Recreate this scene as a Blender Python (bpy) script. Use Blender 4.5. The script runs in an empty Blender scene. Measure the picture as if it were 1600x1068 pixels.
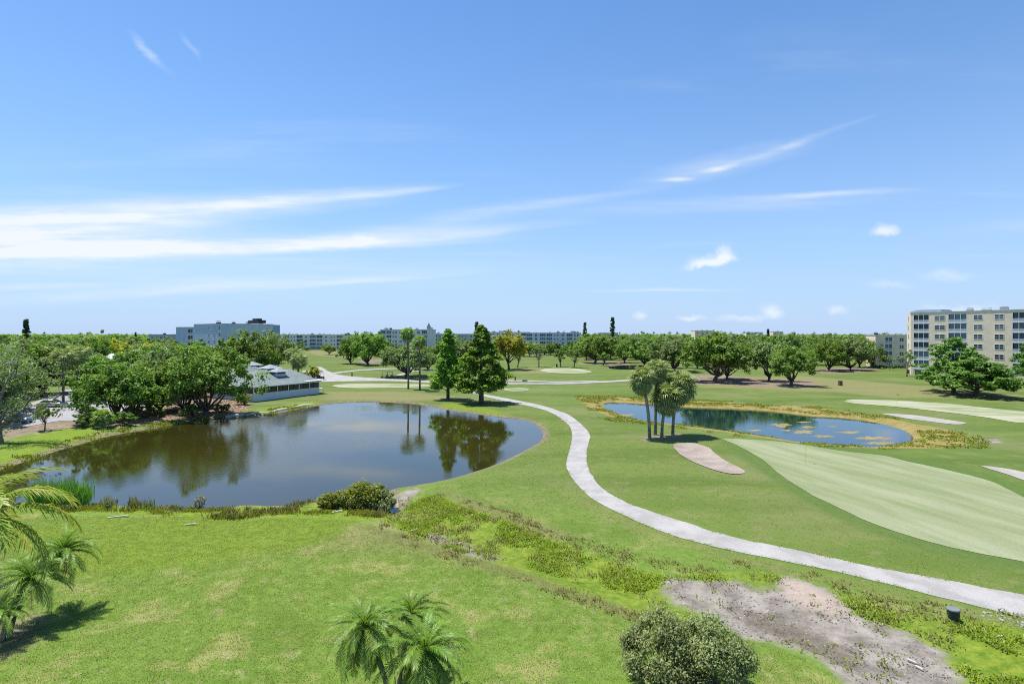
import bpy, math, random
import numpy as np
from mathutils import Vector, Matrix
from mathutils.geometry import delaunay_2d_cdt

S = bpy.context.scene
COL = S.collection
R = math.radians
# ------------------------------------------------------------------ camera
FOC, HZ, CAMH = 889.0, 521.0, 14.0          # photo pixels (1600 wide), horizon row, eye height
cam_d = bpy.data.cameras.new('camera'); cam = bpy.data.objects.new('camera', cam_d); COL.objects.link(cam)
cam.location = (0, 0, CAMH); cam.rotation_euler = (R(90), 0, 0)
cam_d.sensor_width = 36; cam_d.lens = 36*FOC/1600; cam_d.shift_y = (HZ-534)/1600
cam_d.clip_start = .5; cam_d.clip_end = 20000
S.camera = cam
# ------------------------------------------------------------------ world, sun, exposure
SUN_EL, SUN_AZ = 70.0, -55.0                # azimuth from +Y towards +X
SKY_STRENGTH, SUN_STRENGTH, EXPOSURE = 0.12, 4.0, 0.80
S.view_settings.view_transform = 'Standard'; S.view_settings.look = 'None'
S.view_settings.gamma = 1; S.view_settings.use_curve_mapping = False
S.view_settings.exposure = EXPOSURE
S.render.engine = 'CYCLES'
S.cycles.filter_width = 1.1; S.cycles.use_denoising = False; S.cycles.max_bounces = 6; S.cycles.diffuse_bounces = 3; S.cycles.glossy_bounces = 3
S.cycles.transmission_bounces = 3; S.cycles.transparent_max_bounces = 6
S.cycles.caustics_reflective = False; S.cycles.caustics_refractive = False

W = bpy.data.worlds.new('World'); S.world = W; W.use_nodes = True
nt = W.node_tree; nt.nodes.clear()


class NG:
    """tiny helper to write node graphs"""
    def __init__(s, tree): s.t = tree
    def n(s, typ, **kw):
        nd = s.t.nodes.new(typ)
        for k, v in kw.items(): setattr(nd, k, v)
        return nd
    def l(s, a, b): s.t.links.new(a, b)
    def put(s, sock, v):
        if isinstance(v, bpy.types.NodeSocket): s.l(v, sock)
        elif v is not None:
            if isinstance(v, (tuple, list)) and len(v) == 3 and sock.type == 'RGBA': v = (*v, 1)
            sock.default_value = v
    def m(s, op, a, b=None, c=None, clamp=False):
        nd = s.n('ShaderNodeMath', operation=op, use_clamp=clamp)
        for i, v in enumerate((a, b, c)):
            if v is not None: s.put(nd.inputs[i], v)
        return nd.outputs[0]
    def mix(s, f, a, b, mode='MIX'):
        nd = s.n('ShaderNodeMix', data_type='RGBA', blend_type=mode)
        s.put(nd.inputs[0], f); s.put(nd.inputs[6], a); s.put(nd.inputs[7], b)
        return nd.outputs[2]
    def noise(s, vec, scale, detail=4, rough=.55, dist=0, col=False):
        nd = s.n('ShaderNodeTexNoise')
        if vec is not None: s.l(vec, nd.inputs['Vector'])
        nd.inputs['Scale'].default_value = scale; nd.inputs['Detail'].default_value = detail
        nd.inputs['Roughness'].default_value = rough; nd.inputs['Distortion'].default_value = dist
        return nd.outputs['Color' if col else 'Fac']
    def mr(s, v, a, b, c=0.0, d=1.0, smooth=True):
        nd = s.n('ShaderNodeMapRange', interpolation_type='SMOOTHSTEP' if smooth else 'LINEAR')
        s.put(nd.inputs[0], v)
        for i, x in enumerate((a, b, c, d)): s.put(nd.inputs[i+1], x)
        return nd.outputs[0]
    def mapping(s, vec, loc=(0, 0, 0), rot=(0, 0, 0), sc=(1, 1, 1), typ='POINT'):
        nd = s.n('ShaderNodeMapping', vector_type=typ); s.l(vec, nd.inputs[0])
        nd.inputs[1].default_value = loc; nd.inputs[2].default_value = rot; nd.inputs[3].default_value = sc
        return nd.outputs[0]


g = NG(nt)
sky = g.n('ShaderNodeTexSky', sky_type='NISHITA', sun_disc=False)
sky.sun_elevation = R(SUN_EL); sky.sun_rotation = R(SUN_AZ)
sky.air_density = 1.0; sky.dust_density = 0.25; sky.ozone_density = 2.2; sky.altitude = 10
tc = g.n('ShaderNodeTexCoord')
sep = g.n('ShaderNodeSeparateXYZ'); g.l(tc.outputs['Generated'], sep.inputs[0])
dx, dy, dz = sep.outputs
yy = g.m('MAXIMUM', dy, 0.05)
u = g.m('DIVIDE', dx, yy); v = g.m('DIVIDE', dz, yy)
cv = g.n('ShaderNodeCombineXYZ'); g.l(u, cv.inputs[0]); g.l(v, cv.inputs[1])
uv = cv.outputs[0]
warp = g.noise(g.mapping(uv, sc=(2.5, 9, 1)), 2.0, 5, .6, col=True)
wv = g.n('ShaderNodeVectorMath', operation='MULTIPLY_ADD')
g.l(warp, wv.inputs[0]); wv.inputs[1].default_value = (.05, .016, 0); wv.inputs[2].default_value = (-.025, -.008, 0)
vadd = g.n('ShaderNodeVectorMath', operation='ADD'); g.l(uv, vadd.inputs[0]); g.l(wv.outputs[0], vadd.inputs[1])
wuv = vadd.outputs[0]


def streak(px, py, ang, lx, ly, vec=wuv, asym=1.0, soft=0.0):
    """soft ellipse of cloud centred where the photograph shows it, size in pixels; asym sharpens its lower edge"""
    mv = g.mapping(vec, loc=((px-800)/FOC, (HZ-py)/FOC, 0), rot=(0, 0, R(ang)), sc=(lx/FOC, ly/FOC, 1), typ='TEXTURE')
    if asym != 1.0:
        sp = g.n('ShaderNodeSeparateXYZ'); g.l(mv, sp.inputs[0]); c_ = g.n('ShaderNodeCombineXYZ')
        g.l(sp.outputs[0], c_.inputs[0]); g.l(g.m('MAXIMUM', sp.outputs[1], g.m('MULTIPLY', sp.outputs[1], -asym)), c_.inputs[1]); mv = c_.outputs[0]
    ln = g.n('ShaderNodeVectorMath', operation='LENGTH'); g.l(mv, ln.inputs[0])
    return g.mr(ln.outputs['Value'], 1.0, soft)


def summed(lst):
    tot = None
    for amp, s in lst:
        t = g.m('MULTIPLY', s, amp); tot = t if tot is None else g.m('ADD', tot, t)
    return tot


cirrus = summed([
    (.85, streak(0, 368, 1, 520, 74)), (.75, streak(100, 348, 4.5, 620, 44, asym=1.5)), (.50, streak(420, 316, 5.2, 330, 20, asym=1.5)), (.42, streak(600, 302, 6, 160, 8)),
    (.80, streak(120, 394, 1.5, 620, 30, asym=2.6)), (.72, streak(470, 386, 2.6, 420, 34, asym=2.8)), (.38, streak(720, 366, 5, 260, 20, asym=2.6)),
    (.25, streak(690, 345, 9, 300, 22)), (.26, streak(860, 318, 8, 260, 12)), (.34, streak(260, 455, 4, 520, 22, asym=2)), (.34, streak(560, 441, 4.5, 280, 10, asym=2)), (.34, streak(60, 448, 2, 160, 8)),
    (.30, streak(1030, 454, .5, 180, 6, asym=2)), (.48, streak(1290, 303, 3, 190, 8)), (.22, streak(1130, 318, 3, 420, 18)),
    (.55, streak(1122, 263, 9, 44, 6)), (.28, streak(1215, 234, 17, 110, 9)), (.20, streak(1290, 206, 19, 110, 8)), (.50, streak(1055, 280, 3, 34, 5)), (.30, streak(1130, 255, 14, 220, 26)),
    (.36, streak(232, 84, -44, 62, 10)), (.16, streak(298, 72, -50, 40, 7)), (.40, streak(-300, 350, -1, 420, 60)), (.25, streak(1800, 330, 6, 420, 30)), (.22, streak(300, 420, 0, 900, 60)),
])
fib = g.noise(g.mapping(wuv, rot=(0, 0, R(-5)), sc=(1.3, 14, 1)), 3.0, 6, .58)
fib2 = g.noise(g.mapping(uv, rot=(0, 0, R(-9)), sc=(3, 26, 1)), 9, 5, .65)
fibm = g.m('ADD', g.mr(fib, .30, .68, .45, 1.12), g.m('MULTIPLY', g.m('SUBTRACT', fib2, .5), .5))
cirrus = g.m('MULTIPLY', cirrus, fibm)
# small cumulus
cwarp = g.noise(uv, 22, 6, .65, col=True)
w2 = g.n('ShaderNodeVectorMath', operation='MULTIPLY_ADD')
g.l(cwarp, w2.inputs[0]); w2.inputs[1].default_value = (.045, .040, 0); w2.inputs[2].default_value = (-.0225, -.02, 0)
va2 = g.n('ShaderNodeVectorMath', operation='ADD'); g.l(uv, va2.inputs[0]); g.l(w2.outputs[0], va2.inputs[1])
cw = va2.outputs[0]
puffs = summed([(1.2, streak(1108, 411, 10, 50, 18, cw, 2.2)), (.95, streak(1134, 402, 0, 26, 24, cw, 2.0)), (.85, streak(1383, 363, 6, 34, 20, cw, 1.8)),
                (.6, streak(1003, 494, 0, 18, 10, cw)), (.7, streak(1080, 497, 0, 30, 9, cw)), (.75, streak(1207, 487, 0, 26, 16, cw)),
                (.55, streak(1310, 486, 0, 20, 12, cw)), (.45, streak(1160, 497, 0, 60, 8, cw)), (.35, streak(1480, 430, 0, 60, 12, cw)),
                (.3, streak(1390, 445, 0, 50, 10, cw)), (.35, streak(565, 370, 0, 30, 8, cw)), (.45, streak(1500, 483, 0, 90, 10, cw))])
front = g.mr(dy, .1, .3)
# the rest of the dome: the same thin cirrus, unplaced
zz = g.m('MAXIMUM', dz, .04)
pc = g.n('ShaderNodeCombineXYZ'); g.l(g.m('DIVIDE', dx, zz), pc.inputs[0]); g.l(g.m('DIVIDE', dy, zz), pc.inputs[1])
gen = g.noise(g.mapping(pc.outputs[0], rot=(0, 0, .3), sc=(.25, .9, 1)), 1.0, 6, .6, .3)
gen = g.m('MULTIPLY', g.mr(gen, .52, .78), .22)
gen = g.m('MULTIPLY', gen, g.mr(dz, .03, .2))
mask = g.m('ADD', g.m('MULTIPLY', g.m('ADD', cirrus, puffs), front), gen, clamp=True)
hz = g.m('MULTIPLY', g.m('POWER', g.m('SUBTRACT', 1.0, g.m('MAXIMUM', dz, 0.0), clamp=True), 4.0), .93)
base = g.mix(1.0, sky.outputs[0], (0.44, .67, .85), 'MULTIPLY')
base = g.mix(hz, base, (2.5, 3.2, 4.6))
cloud = g.mix(mask, base, (4.25, 4.55, 4.9))
bg = g.n('ShaderNodeBackground'); g.l(cloud, bg.inputs[0]); bg.inputs[1].default_value = SKY_STRENGTH
out = g.n('ShaderNodeOutputWorld'); g.l(bg.outputs[0], out.inputs[0])

sd_ = bpy.data.lights.new('sun', 'SUN'); sd_.energy = SUN_STRENGTH; sd_.angle = R(.53); sd_.color = (1, .96, .88)
sun = bpy.data.objects.new('sun', sd_); COL.objects.link(sun)
sv = Vector((math.sin(R(SUN_AZ))*math.cos(R(SUN_EL)), math.cos(R(SUN_AZ))*math.cos(R(SUN_EL)), math.sin(R(SUN_EL))))
sun.rotation_euler = sv.to_track_quat('Z', 'Y').to_euler(); sun.location = (0, 0, 60)

# ------------------------------------------------------------------ numeric helpers
rng = np.random.default_rng(11); random.seed(4)


def vnoise(x, y, seed=0):
    xi = np.floor(x).astype(np.int64); yi = np.floor(y).astype(np.int64)
    fx = x-xi; fy = y-yi; fx = fx*fx*(3-2*fx); fy = fy*fy*(3-2*fy)
    def h(a, b):
        n = (a*374761393+b*668265263+seed*974711) & 0x7fffffff
        n = ((n ^ (n >> 13))*1274126177) & 0x7fffffff
        return ((n ^ (n >> 16)) & 0xffff)/65535.0
    return (h(xi, yi)*(1-fx)+h(xi+1, yi)*fx)*(1-fy)+(h(xi, yi+1)*(1-fx)+h(xi+1, yi+1)*fx)*fy


def sdf(poly, x, y):
    """signed distance, positive outside"""
    x = np.asarray(x, float); y = np.asarray(y, float); sh = x.shape; x = x.ravel(); y = y.ravel()
    d2 = np.full(x.shape, 1e18); ins = np.zeros(x.shape, bool)
    P = np.asarray(poly); Q = np.roll(P, -1, 0)
    for (ax, ay), (bx, by) in zip(P, Q):
        ex, ey = bx-ax, by-ay; L = ex*ex+ey*ey+1e-12
        t = np.clip(((x-ax)*ex+(y-ay)*ey)/L, 0, 1)
        d2 = np.minimum(d2, (x-ax-t*ex)**2+(y-ay-t*ey)**2)
        c = (ay > y) != (by > y)
        with np.errstate(divide='ignore', invalid='ignore'):
            ins ^= c & (x < (bx-ax)*(y-ay)/(by-ay+1e-12)+ax)
    d = np.sqrt(d2); return np.where(ins, -d, d).reshape(sh)


def dline(pl, x, y):
    x = np.asarray(x, float); y = np.asarray(y, float); d2 = np.full(x.shape, 1e18)
    for (ax, ay), (bx, by) in zip(pl[:-1], pl[1:]):
        ex, ey = bx-ax, by-ay; L = ex*ex+ey*ey+1e-12
        t = np.clip(((x-ax)*ex+(y-ay)*ey)/L, 0, 1)
        d2 = np.minimum(d2, (x-ax-t*ex)**2+(y-ay-t*ey)**2)
    return np.sqrt(d2)


def sst(a, b, v):
    t = np.clip((v-a)/(b-a), 0, 1); return t*t*(3-2*t)


def flat(pts, z=0.0):
    return np.array([((px-800)/FOC*(CAMH-z)*FOC/(py-HZ), (CAMH-z)*FOC/(py-HZ)) for px, py in pts])


def smooth_poly(P, closed=True, sub=6):
    P = np.asarray(P, float); n = len(P); o = []
    rngi = range(n if closed else n-1)
    for i in rngi:
        if closed: a, b, c, d = P[(i-1) % n], P[i], P[(i+1) % n], P[(i+2) % n]
        else: a, b, c, d = P[max(i-1, 0)], P[i], P[i+1], P[min(i+2, n-1)]
        for k in range(sub):
            t = k/sub
            o.append(.5*((2*b)+(-a+c)*t+(2*a-5*b+4*c-d)*t*t+(-a+3*b-3*c+d)*t**3))
    if not closed: o.append(P[-1])
    return np.array(o)


WZ = -0.45
POND = smooth_poly(flat([(-160, 770), (-60, 752), (0, 734), (42, 720), (87, 705), (125, 694), (155, 685), (180, 679), (220, 672.5), (250, 667.5), (275, 662.5),
        (310, 655.5), (345, 653), (384, 651), (415, 649), (456, 641), (493, 634.5), (531, 629), (582, 627.5), (644, 630.5), (675, 635.5), (706, 641.5),
        (733, 645), (770, 650), (812, 655), (832, 661), (845, 671), (848, 683), (840, 692), (826, 700), (780, 723), (730, 740), (692, 750), (642, 759),
        (617, 763), (606, 769), (606, 785), (625, 797), (632, 802), (600, 803), (585, 799), (560, 795), (505, 784), (455, 789), (430, 790), (380, 789), (350, 795), (300, 797),
        (250, 791), (175, 789), (125, 785), (75, 786), (25, 790), (0, 800), (-160, 860)], WZ), sub=4)
POND2 = smooth_poly(flat([(943, 631), (956, 628), (993, 630), (1030, 632), (1068, 635.5), (1123, 637.6), (1185, 640.7), (1226, 644.8), (1270, 650), (1311, 652),
        (1359, 658), (1390, 665), (1415, 673), (1428, 686), (1400, 694), (1359, 699), (1326, 697), (1261, 692.5), (1206, 684), (1165, 677.5), (1123, 672), (1082, 667),
        (1041, 661.5), (1000, 656.5), (980, 652), (962, 644), (945, 637)], WZ), sub=4)
POND3 = smooth_poly(flat([(952, 573), (965, 570.5), (985, 569.5), (1012, 570), (1020, 574), (1000, 578), (972, 578), (955, 576)], WZ), sub=3)
RIM2 = smooth_poly(flat([(902, 624), (915, 620.5), (956, 621), (999, 624), (1068, 626.5), (1120, 629), (1185, 633), (1268, 638), (1340, 648), (1400, 658), (1436, 666), (1480, 673),
        (1508, 683), (1510, 694), (1490, 704), (1427, 705), (1341, 702), (1261, 696), (1206, 688), (1165, 681.5), (1123, 676), (1082, 671),
        (1041, 665), (1000, 661), (966, 658), (940, 648), (915, 636)], -.3), sub=4)
BUNKER = smooth_poly(flat([(1052.5, 696), (1062.5, 692.5), (1085, 692.5), (1105, 698.7), (1117.5, 707.5), (1135, 720), (1160, 733.7), (1162, 739), (1145, 740),
        (1122.5, 736), (1085, 722.5), (1060, 707.5)]), sub=5)
SWALE = flat([(612, 800), (650, 815), (700, 832), (770, 848), (850, 868), (930, 895), (1010, 925), (1090, 950), (1200, 965), (1320, 995), (1450, 1040), (1560, 1090), (1700, 1150)])
DIRT = smooth_poly(flat([(1046, 897), (1076, 902), (1110, 904), (1151, 906), (1185, 920), (1215, 915), (1222, 899), (1262, 908), (1300, 925), (1330, 952), (1376, 970), (1451, 998), (1480, 1022), (1505, 1050),
        (1530, 1075), (1560, 1130), (1400, 1130), (1340, 1085), (1310, 1050), (1290, 1030), (1250, 1008), (1200, 994), (1150, 985), (1110, 955), (1060, 932), (1038, 915)]), sub=4)
NOTCH = smooth_poly(flat([(668, 826), (700, 832), (745, 846), (780, 860), (770, 868), (730, 858), (690, 846)]), sub=4)
WEEDS = smooth_poly(flat([(625, 790), (660, 776), (690, 776), (720, 790), (790, 812), (860, 838), (950, 866), (1010, 886), (1080, 894), (1200, 893), (1290, 918), (1400, 950), (1500, 965), (1620, 985),
        (1700, 1010), (1700, 1200), (1560, 1130), (1500, 1050), (1450, 998), (1376, 972), (1320, 955), (1240, 915), (1150, 908), (1060, 905), (1050, 930), (1110, 955), (1130, 985), (1060, 970),
        (990, 942), (900, 912), (860, 898), (800, 878), (760, 868), (680, 845), (640, 828), (600, 812)]), sub=4)
SHORE = smooth_poly(flat([(20, 775), (125, 778), (250, 785), (350, 788), (430, 784), (505, 772), (560, 762), (600, 765), (615, 800), (590, 808), (520, 806), (430, 806), (350, 814), (250, 806), (150, 800), (60, 800)]), sub=4)


def height(x, y):
    x = np.asarray(x, float); y = np.asarray(y, float)
    fade = 1-sst(150, 400, y)
    z = (vnoise(x/17+3, y/17, 1)-.5)*.34*fade+(vnoise(x/7, y/7+9, 2)-.5)*.10*fade
    z = z+(vnoise(x/1.6, y/1.6, 3)-.5)*.05*(1-sst(40, 90, y))
    ds = dline(SWALE, x, y)
    z = z-.42*np.exp(-(ds/3.0)**2)
    sb = sdf(BUNKER, x, y); z = z-.28*(1-sst(-1.2, .25, sb))
    for poly, w in ((POND, 1.6), (POND2, 1.3), (POND3, 1.5)):
        near = (x > poly[:, 0].min()-12) & (x < poly[:, 0].max()+12) & (y > poly[:, 1].min()-12) & (y < poly[:, 1].max()+12)
        if not near.any(): continue
        sd = np.full(x.shape, 50.0); sd[near] = sdf(poly, x[near], y[near])
        bank = WZ+.5*(1-np.exp(-np.maximum(sd, 0)/w))
        k = sst(0, 7, sd)
        zz = np.where(sd > 0, bank*(1-k)+np.maximum(z, WZ+.12)*k, WZ+np.maximum(sd*.35, -1.2))
        z = np.where(sd < 7, zz, z)
    return z


def hh(x, y): return float(height(np.array([x]), np.array([y]))[0])


def P(px, py):
    """where the sight line through photo pixel (px, py) meets the ground"""
    z = 0.0
    for _ in range(6):
        D = (CAMH-z)*FOC/(py-HZ); X = (px-800)/FOC*D; z = hh(X, D)
    return X, D, z


def PP(pts):
    pts = np.asarray(pts, float); z = np.zeros(len(pts))
    for _ in range(6):
        D = (CAMH-z)*FOC/(pts[:, 1]-HZ); X = (pts[:, 0]-800)/FOC*D; z = height(X, D)
    return np.stack([X, D], 1)


# ------------------------------------------------------------------ mesh helpers
class MB:
    def __init__(s): s.v = []; s.f = []; s.n = 0; s.mi = []
    def add(s, V, F, mi=0):
        V = np.asarray(V, float).reshape(-1, 3)
        for f in F: s.f.append(tuple(int(i)+s.n for i in f)); s.mi.append(mi)
        s.v.append(V); s.n += len(V)
    def box(s, x0, x1, y0, y1, z0, z1, mi=0, M=None):
        V = np.array([(x, y, z) for z in (z0, z1) for y in (y0, y1) for x in (x0, x1)], float)
        if M is not None: V = np.array([tuple(M @ Vector(p)) for p in V])
        s.add(V, [(0, 2, 3, 1), (4, 5, 7, 6), (0, 1, 5, 4), (2, 6, 7, 3), (0, 4, 6, 2), (1, 3, 7, 5)], mi)
    def tube(s, pts, rad, k=6, mi=0, cap=True):
        pts = np.asarray(pts, float); n = len(pts); rad = np.broadcast_to(rad, n)
        V = []
        for i in range(n):
            t = pts[min(i+1, n-1)]-pts[max(i-1, 0)]; t = t/(np.linalg.norm(t)+1e-9)
            a = np.cross(t, (0, 0, 1.0) if abs(t[2]) < .9 else (1.0, 0, 0)); a /= np.linalg.norm(a); b = np.cross(t, a)
            for j in range(k):
                th = 2*math.pi*j/k; V.append(pts[i]+rad[i]*(a*math.cos(th)+b*math.sin(th)))
        F = [(i*k+j, i*k+(j+1) % k, (i+1)*k+(j+1) % k, (i+1)*k+j) for i in range(n-1) for j in range(k)]
        if cap: F += [tuple(range(k))[::-1], tuple((n-1)*k+j for j in range(k))]
        s.add(V, F, mi)
    def prism(s, prof, y0, y1, mi=0):
        """outline in x,z pushed along y"""
        n = len(prof); V = [(x, y0, z) for x, z in prof]+[(x, y1, z) for x, z in prof]
        F = [tuple(range(n)), tuple(range(2*n-1, n-1, -1))]+[(i, i+n, (i+1) % n+n, (i+1) % n) for i in range(n)]
        s.add(V, F, mi)
    def mesh(s, name, *mats, smooth=False):
        me = bpy.data.meshes.new(name)
        V = np.concatenate(s.v) if s.v else np.zeros((0, 3))
        fill(me, V, s.f)
        for m in mats: me.materials.append(m)
        if len(mats) > 1: me.polygons.foreach_set('material_index', s.mi)
        if smooth: me.polygons.foreach_set('use_smooth', np.ones(len(s.f), bool))
        return me
    def build(s, name, m, parent=None, smooth=False):
        ms = m if isinstance(m, (tuple, list)) else (m,)
        return link(name, s.mesh(name, *ms, smooth=smooth), parent)


def fill(me, V, F):
    if isinstance(F, np.ndarray):
        k = F.shape[1]; nf = len(F); loops = F.ravel().astype(np.int32)
        st = np.arange(nf, dtype=np.int32)*k; tt = np.full(nf, k, np.int32)
    else:
        tt = np.array([len(f) for f in F], np.int32); nf = len(F)
        loops = np.array([i for f in F for i in f], np.int32); st = np.concatenate([[0], np.cumsum(tt)[:-1]]).astype(np.int32) if nf else tt
    me.vertices.add(len(V)); me.vertices.foreach_set('co', np.asarray(V, np.float32).ravel())
    me.loops.add(len(loops)); me.loops.foreach_set('vertex_index', loops)
    me.polygons.add(nf); me.polygons.foreach_set('loop_start', st)
    try: me.polygons.foreach_set('loop_total', tt)
    except Exception: pass
    me.update(calc_edges=True)
    if nf: me.polygons.foreach_set('use_smooth', np.zeros(nf, bool))


def qmesh(name, V, F, m, smooth=False):
    me = bpy.data.meshes.new(name); fill(me, V, F)
    for x in (m if isinstance(m, (list, tuple)) else [m]): me.materials.append(x)
    if smooth: me.polygons.foreach_set('use_smooth', np.ones(len(F), bool))
    return me


def link(name, me, parent=None, loc=None):
    o = bpy.data.objects.new(name, me); COL.objects.link(o)
    if parent is not None: o.parent = parent
    if loc is not None: o.location = loc
    return o


def tag(o, label=None, cat=None, group=None, kind=None):
    if label: o['label'] = label
    if cat: o['category'] = cat
    if group: o['group'] = group
    if kind: o['kind'] = kind
    return o


def thing(name, label, cat, loc=(0, 0, 0), rz=0.0, group=None, sc=None):
    o = bpy.data.objects.new(name, None); COL.objects.link(o); o.location = loc; o.rotation_euler = (0, 0, rz)
    if sc is not None: o.scale = sc
    o.empty_display_size = .3
    return tag(o, label, cat, group)


# ------------------------------------------------------------------ materials
def newmat(name):
    m = bpy.data.materials.new(name); m.use_nodes = True; m.node_tree.nodes.clear(); return m, NG(m.node_tree)


def finish(m, g, shader, disp=None):
    o = g.n('ShaderNodeOutputMaterial'); g.l(shader, o.inputs[0]); return m


def plain(name, c, rough=.7, var=.12, scale=2.0, bump=.0, metal=0.0, spec=.3, bscale=None, c2=None):
    m, g = newmat(name); t = g.n('ShaderNodeTexCoord')
    f = g.noise(t.outputs['Object'], scale, 5, .6)
    d = tuple(x*(1-var*1.6) for x in c) if c2 is None else c2
    e = tuple(min(1, x*(1+var)) for x in c)
    col = g.mix(g.mr(f, .3, .7), d, e)
    p = g.n('ShaderNodeBsdfPrincipled'); g.l(col, p.inputs['Base Color']); p.inputs['Roughness'].default_value = rough
    p.inputs['Metallic'].default_value = metal; p.inputs['Specular IOR Level'].default_value = spec
    if bump:
        b = g.n('ShaderNodeBump'); b.inputs['Strength'].default_value = bump; b.inputs['Distance'].default_value = .05
        g.l(g.noise(t.outputs['Object'], bscale or scale*8, 4, .6), b.inputs['Height']); g.l(b.outputs[0], p.inputs['Normal'])
    return finish(m, g, p.outputs[0])


def leafmat(name, a, b, c=None, transl=.40, big=.35, gloss=.02, up=.55, tm=1.32):
    """a dark, b light, c rare odd colour; varies leaf by leaf, clump by clump and tree by tree"""
    m, g = newmat(name); t = g.n('ShaderNodeTexCoord'); geo = g.n('ShaderNodeNewGeometry'); oi = g.n('ShaderNodeObjectInfo')
    isl = geo.outputs['Random Per Island']
    cl = g.noise(t.outputs['Object'], big, 3, .6)
    LM = 1.9*tm
    a, b = [tuple(min(.8, x*LM) for x in q_) for q_ in (a, b)]
    f = g.m('ADD', g.m('MULTIPLY', isl, .45), g.m('ADD', g.m('MULTIPLY', g.mr(cl, .3, .7), .38), g.m('MULTIPLY', oi.outputs['Random'], .15)))
    col = g.mix(f, a, b)
    if c: col = g.mix(g.mr(g.m('FRACT', g.m('MULTIPLY', isl, 17.3)), .86, .9), col, c)
    hs = g.n('ShaderNodeHueSaturation'); g.l(col, hs.inputs['Color'])
    g.l(g.mr(oi.outputs['Random'], 0, 1, .485, .512, False), hs.inputs['Hue'])
    g.l(g.mr(g.m('FRACT', g.m('MULTIPLY', oi.outputs['Random'], 7.7)), 0, 1, .90, 1.12, False), hs.inputs['Value'])
    col = hs.outputs[0]
    nv = g.n('ShaderNodeVectorMath', operation='ADD'); g.l(geo.outputs['Normal'], nv.inputs[0]); nv.inputs[1].default_value = (0, 0, up)
    nn = g.n('ShaderNodeVectorMath', operation='NORMALIZE'); g.l(nv.outputs[0], nn.inputs[0])
    d = g.n('ShaderNodeBsdfDiffuse'); g.l(col, d.inputs[0]); g.l(nn.outputs[0], d.inputs['Normal'])
    tr = g.n('ShaderNodeBsdfTranslucent'); g.l(g.mix(1, col, (1.15, 1.2, .45), 'MULTIPLY'), tr.inputs[0])
    mx = g.n('ShaderNodeMixShader'); mx.inputs[0].default_value = transl; g.l(d.outputs[0], mx.inputs[1]); g.l(tr.outputs[0], mx.inputs[2])
    gl = g.n('ShaderNodeBsdfGlossy'); gl.inputs[0].default_value = (.8, .85, .8, 1); gl.inputs['Roughness'].default_value = .45
    m2 = g.n('ShaderNodeMixShader'); m2.inputs[0].default_value = gloss; g.l(mx.outputs[0], m2.inputs[1]); g.l(gl.outputs[0], m2.inputs[2])
    return finish(m, g, m2.outputs[0])


M = {}
M['oak'] = leafmat('oak leaves', (.020, .046, .008), (.115, .180, .030), (.13, .19, .05))
M['oakgrey'] = leafmat('grey green oak leaves', (.030, .054, .018), (.125, .170, .060), (.17, .18, .11))
M['oakyel'] = leafmat('yellowing leaves', (.060, .085, .010), (.24, .25, .025), (.30, .18, .03))
M['cyp'] = leafmat('cypress foliage', (.016, .052, .006), (.125, .212, .022), None, .35, .6)
M['ficus'] = leafmat('layered tree leaves', (.016, .046, .008), (.085, .160, .026), None, .35, .5)
M['pine'] = leafmat('dark needles', (.012, .030, .012), (.040, .075, .025), None, .1)
M['bush'] = leafmat('shrub leaves', (.040, .066, .019), (.180, .205, .085), (.22, .21, .13), .4, .8, up=.8)
M['marsh'] = leafmat('shore shrub leaves', (.06, .085, .012), (.19, .22, .030), (.26, .22, .06), .4, .8, up=1.3, tm=.95)
M['weed'] = leafmat('bright weeds', (.060, .095, .008), (.175, .220, .022), (.22, .21, .04), .4, .5, up=1.6, tm=.95)
M['dryweed'] = leafmat('dry weeds', (.075, .082, .022), (.175, .180, .060), (.19, .13, .06), .3, .5, up=1.4, tm=.95)
M['reed'] = leafmat('reed leaves', (.020, .070, .012), (.085, .190, .025), (.25, .20, .08), .3, .8)
M['grass'] = leafmat('grass blades', (.080, .118, .016), (.135, .168, .040), (.34, .29, .17), .3, .25, up=2.2, tm=.95)
M['frond'] = leafmat('date palm fronds', (.022, .056, .007), (.125, .185, .026), None, .35, .8, .03)
M['frondfar'] = leafmat('fan palm leaves', (.045, .070, .020), (.165, .195, .070), (.30, .27, .16), .3, .5, .03)
M['frondyel'] = leafmat('yellowing palm fronds', (.070, .120, .008), (.24, .29, .035), (.40, .33, .06), .3, .8, .03, tm=.75)
M['deadfrond'] = leafmat('dead palm fronds', (.12, .085, .045), (.36, .26, .15), None, .1, .8)
M['litter'] = leafmat('fallen leaves', (.05, .032, .018), (.21, .14, .085), None, .05, .8)
M['cupolaroof'] = plain('grey metal roof', (.26, .29, .30), .6, .08, 3)
M['stone'] = plain('pale limestone', (.40, .385, .36), .9, .2, 5)
M['clod'] = plain('dry soil clods', (.16, .13, .105), .95, .3, 4)
M['palebit'] = plain('shell grit', (.55, .52, .48), .9, .1, 5)
M['bark'] = plain('bark', (.13, .105, .085), .9, .35, 1.5, .6)
M['barkgrey'] = plain('pale bark', (.24, .215, .185), .9, .3, 1.2, .5)
M['palmbark'] = plain('palm bark', (.17, .145, .115), .9, .3, 3, .6)
M['white'] = plain('white paint', (.78, .79, .80), .55, .06, 1.0)
M['whitish'] = plain('off white stucco', (.66, .66, .63), .8, .08, .6)
M['tan'] = plain('tan stucco', (.76, .63, .48), .85, .07, .5)
M['bluegrey'] = plain('blue grey stucco', (.47, .55, .64), .85, .06, .3)
M['bluewall'] = plain('blue stucco', (.27, .39, .51), .85, .06, .3)
M['paleblue'] = plain('pale blue stucco', (.55, .64, .70), .85, .06, .3)
M['greywall'] = plain('grey stucco', (.46, .48, .48), .85, .06, .3)
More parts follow.
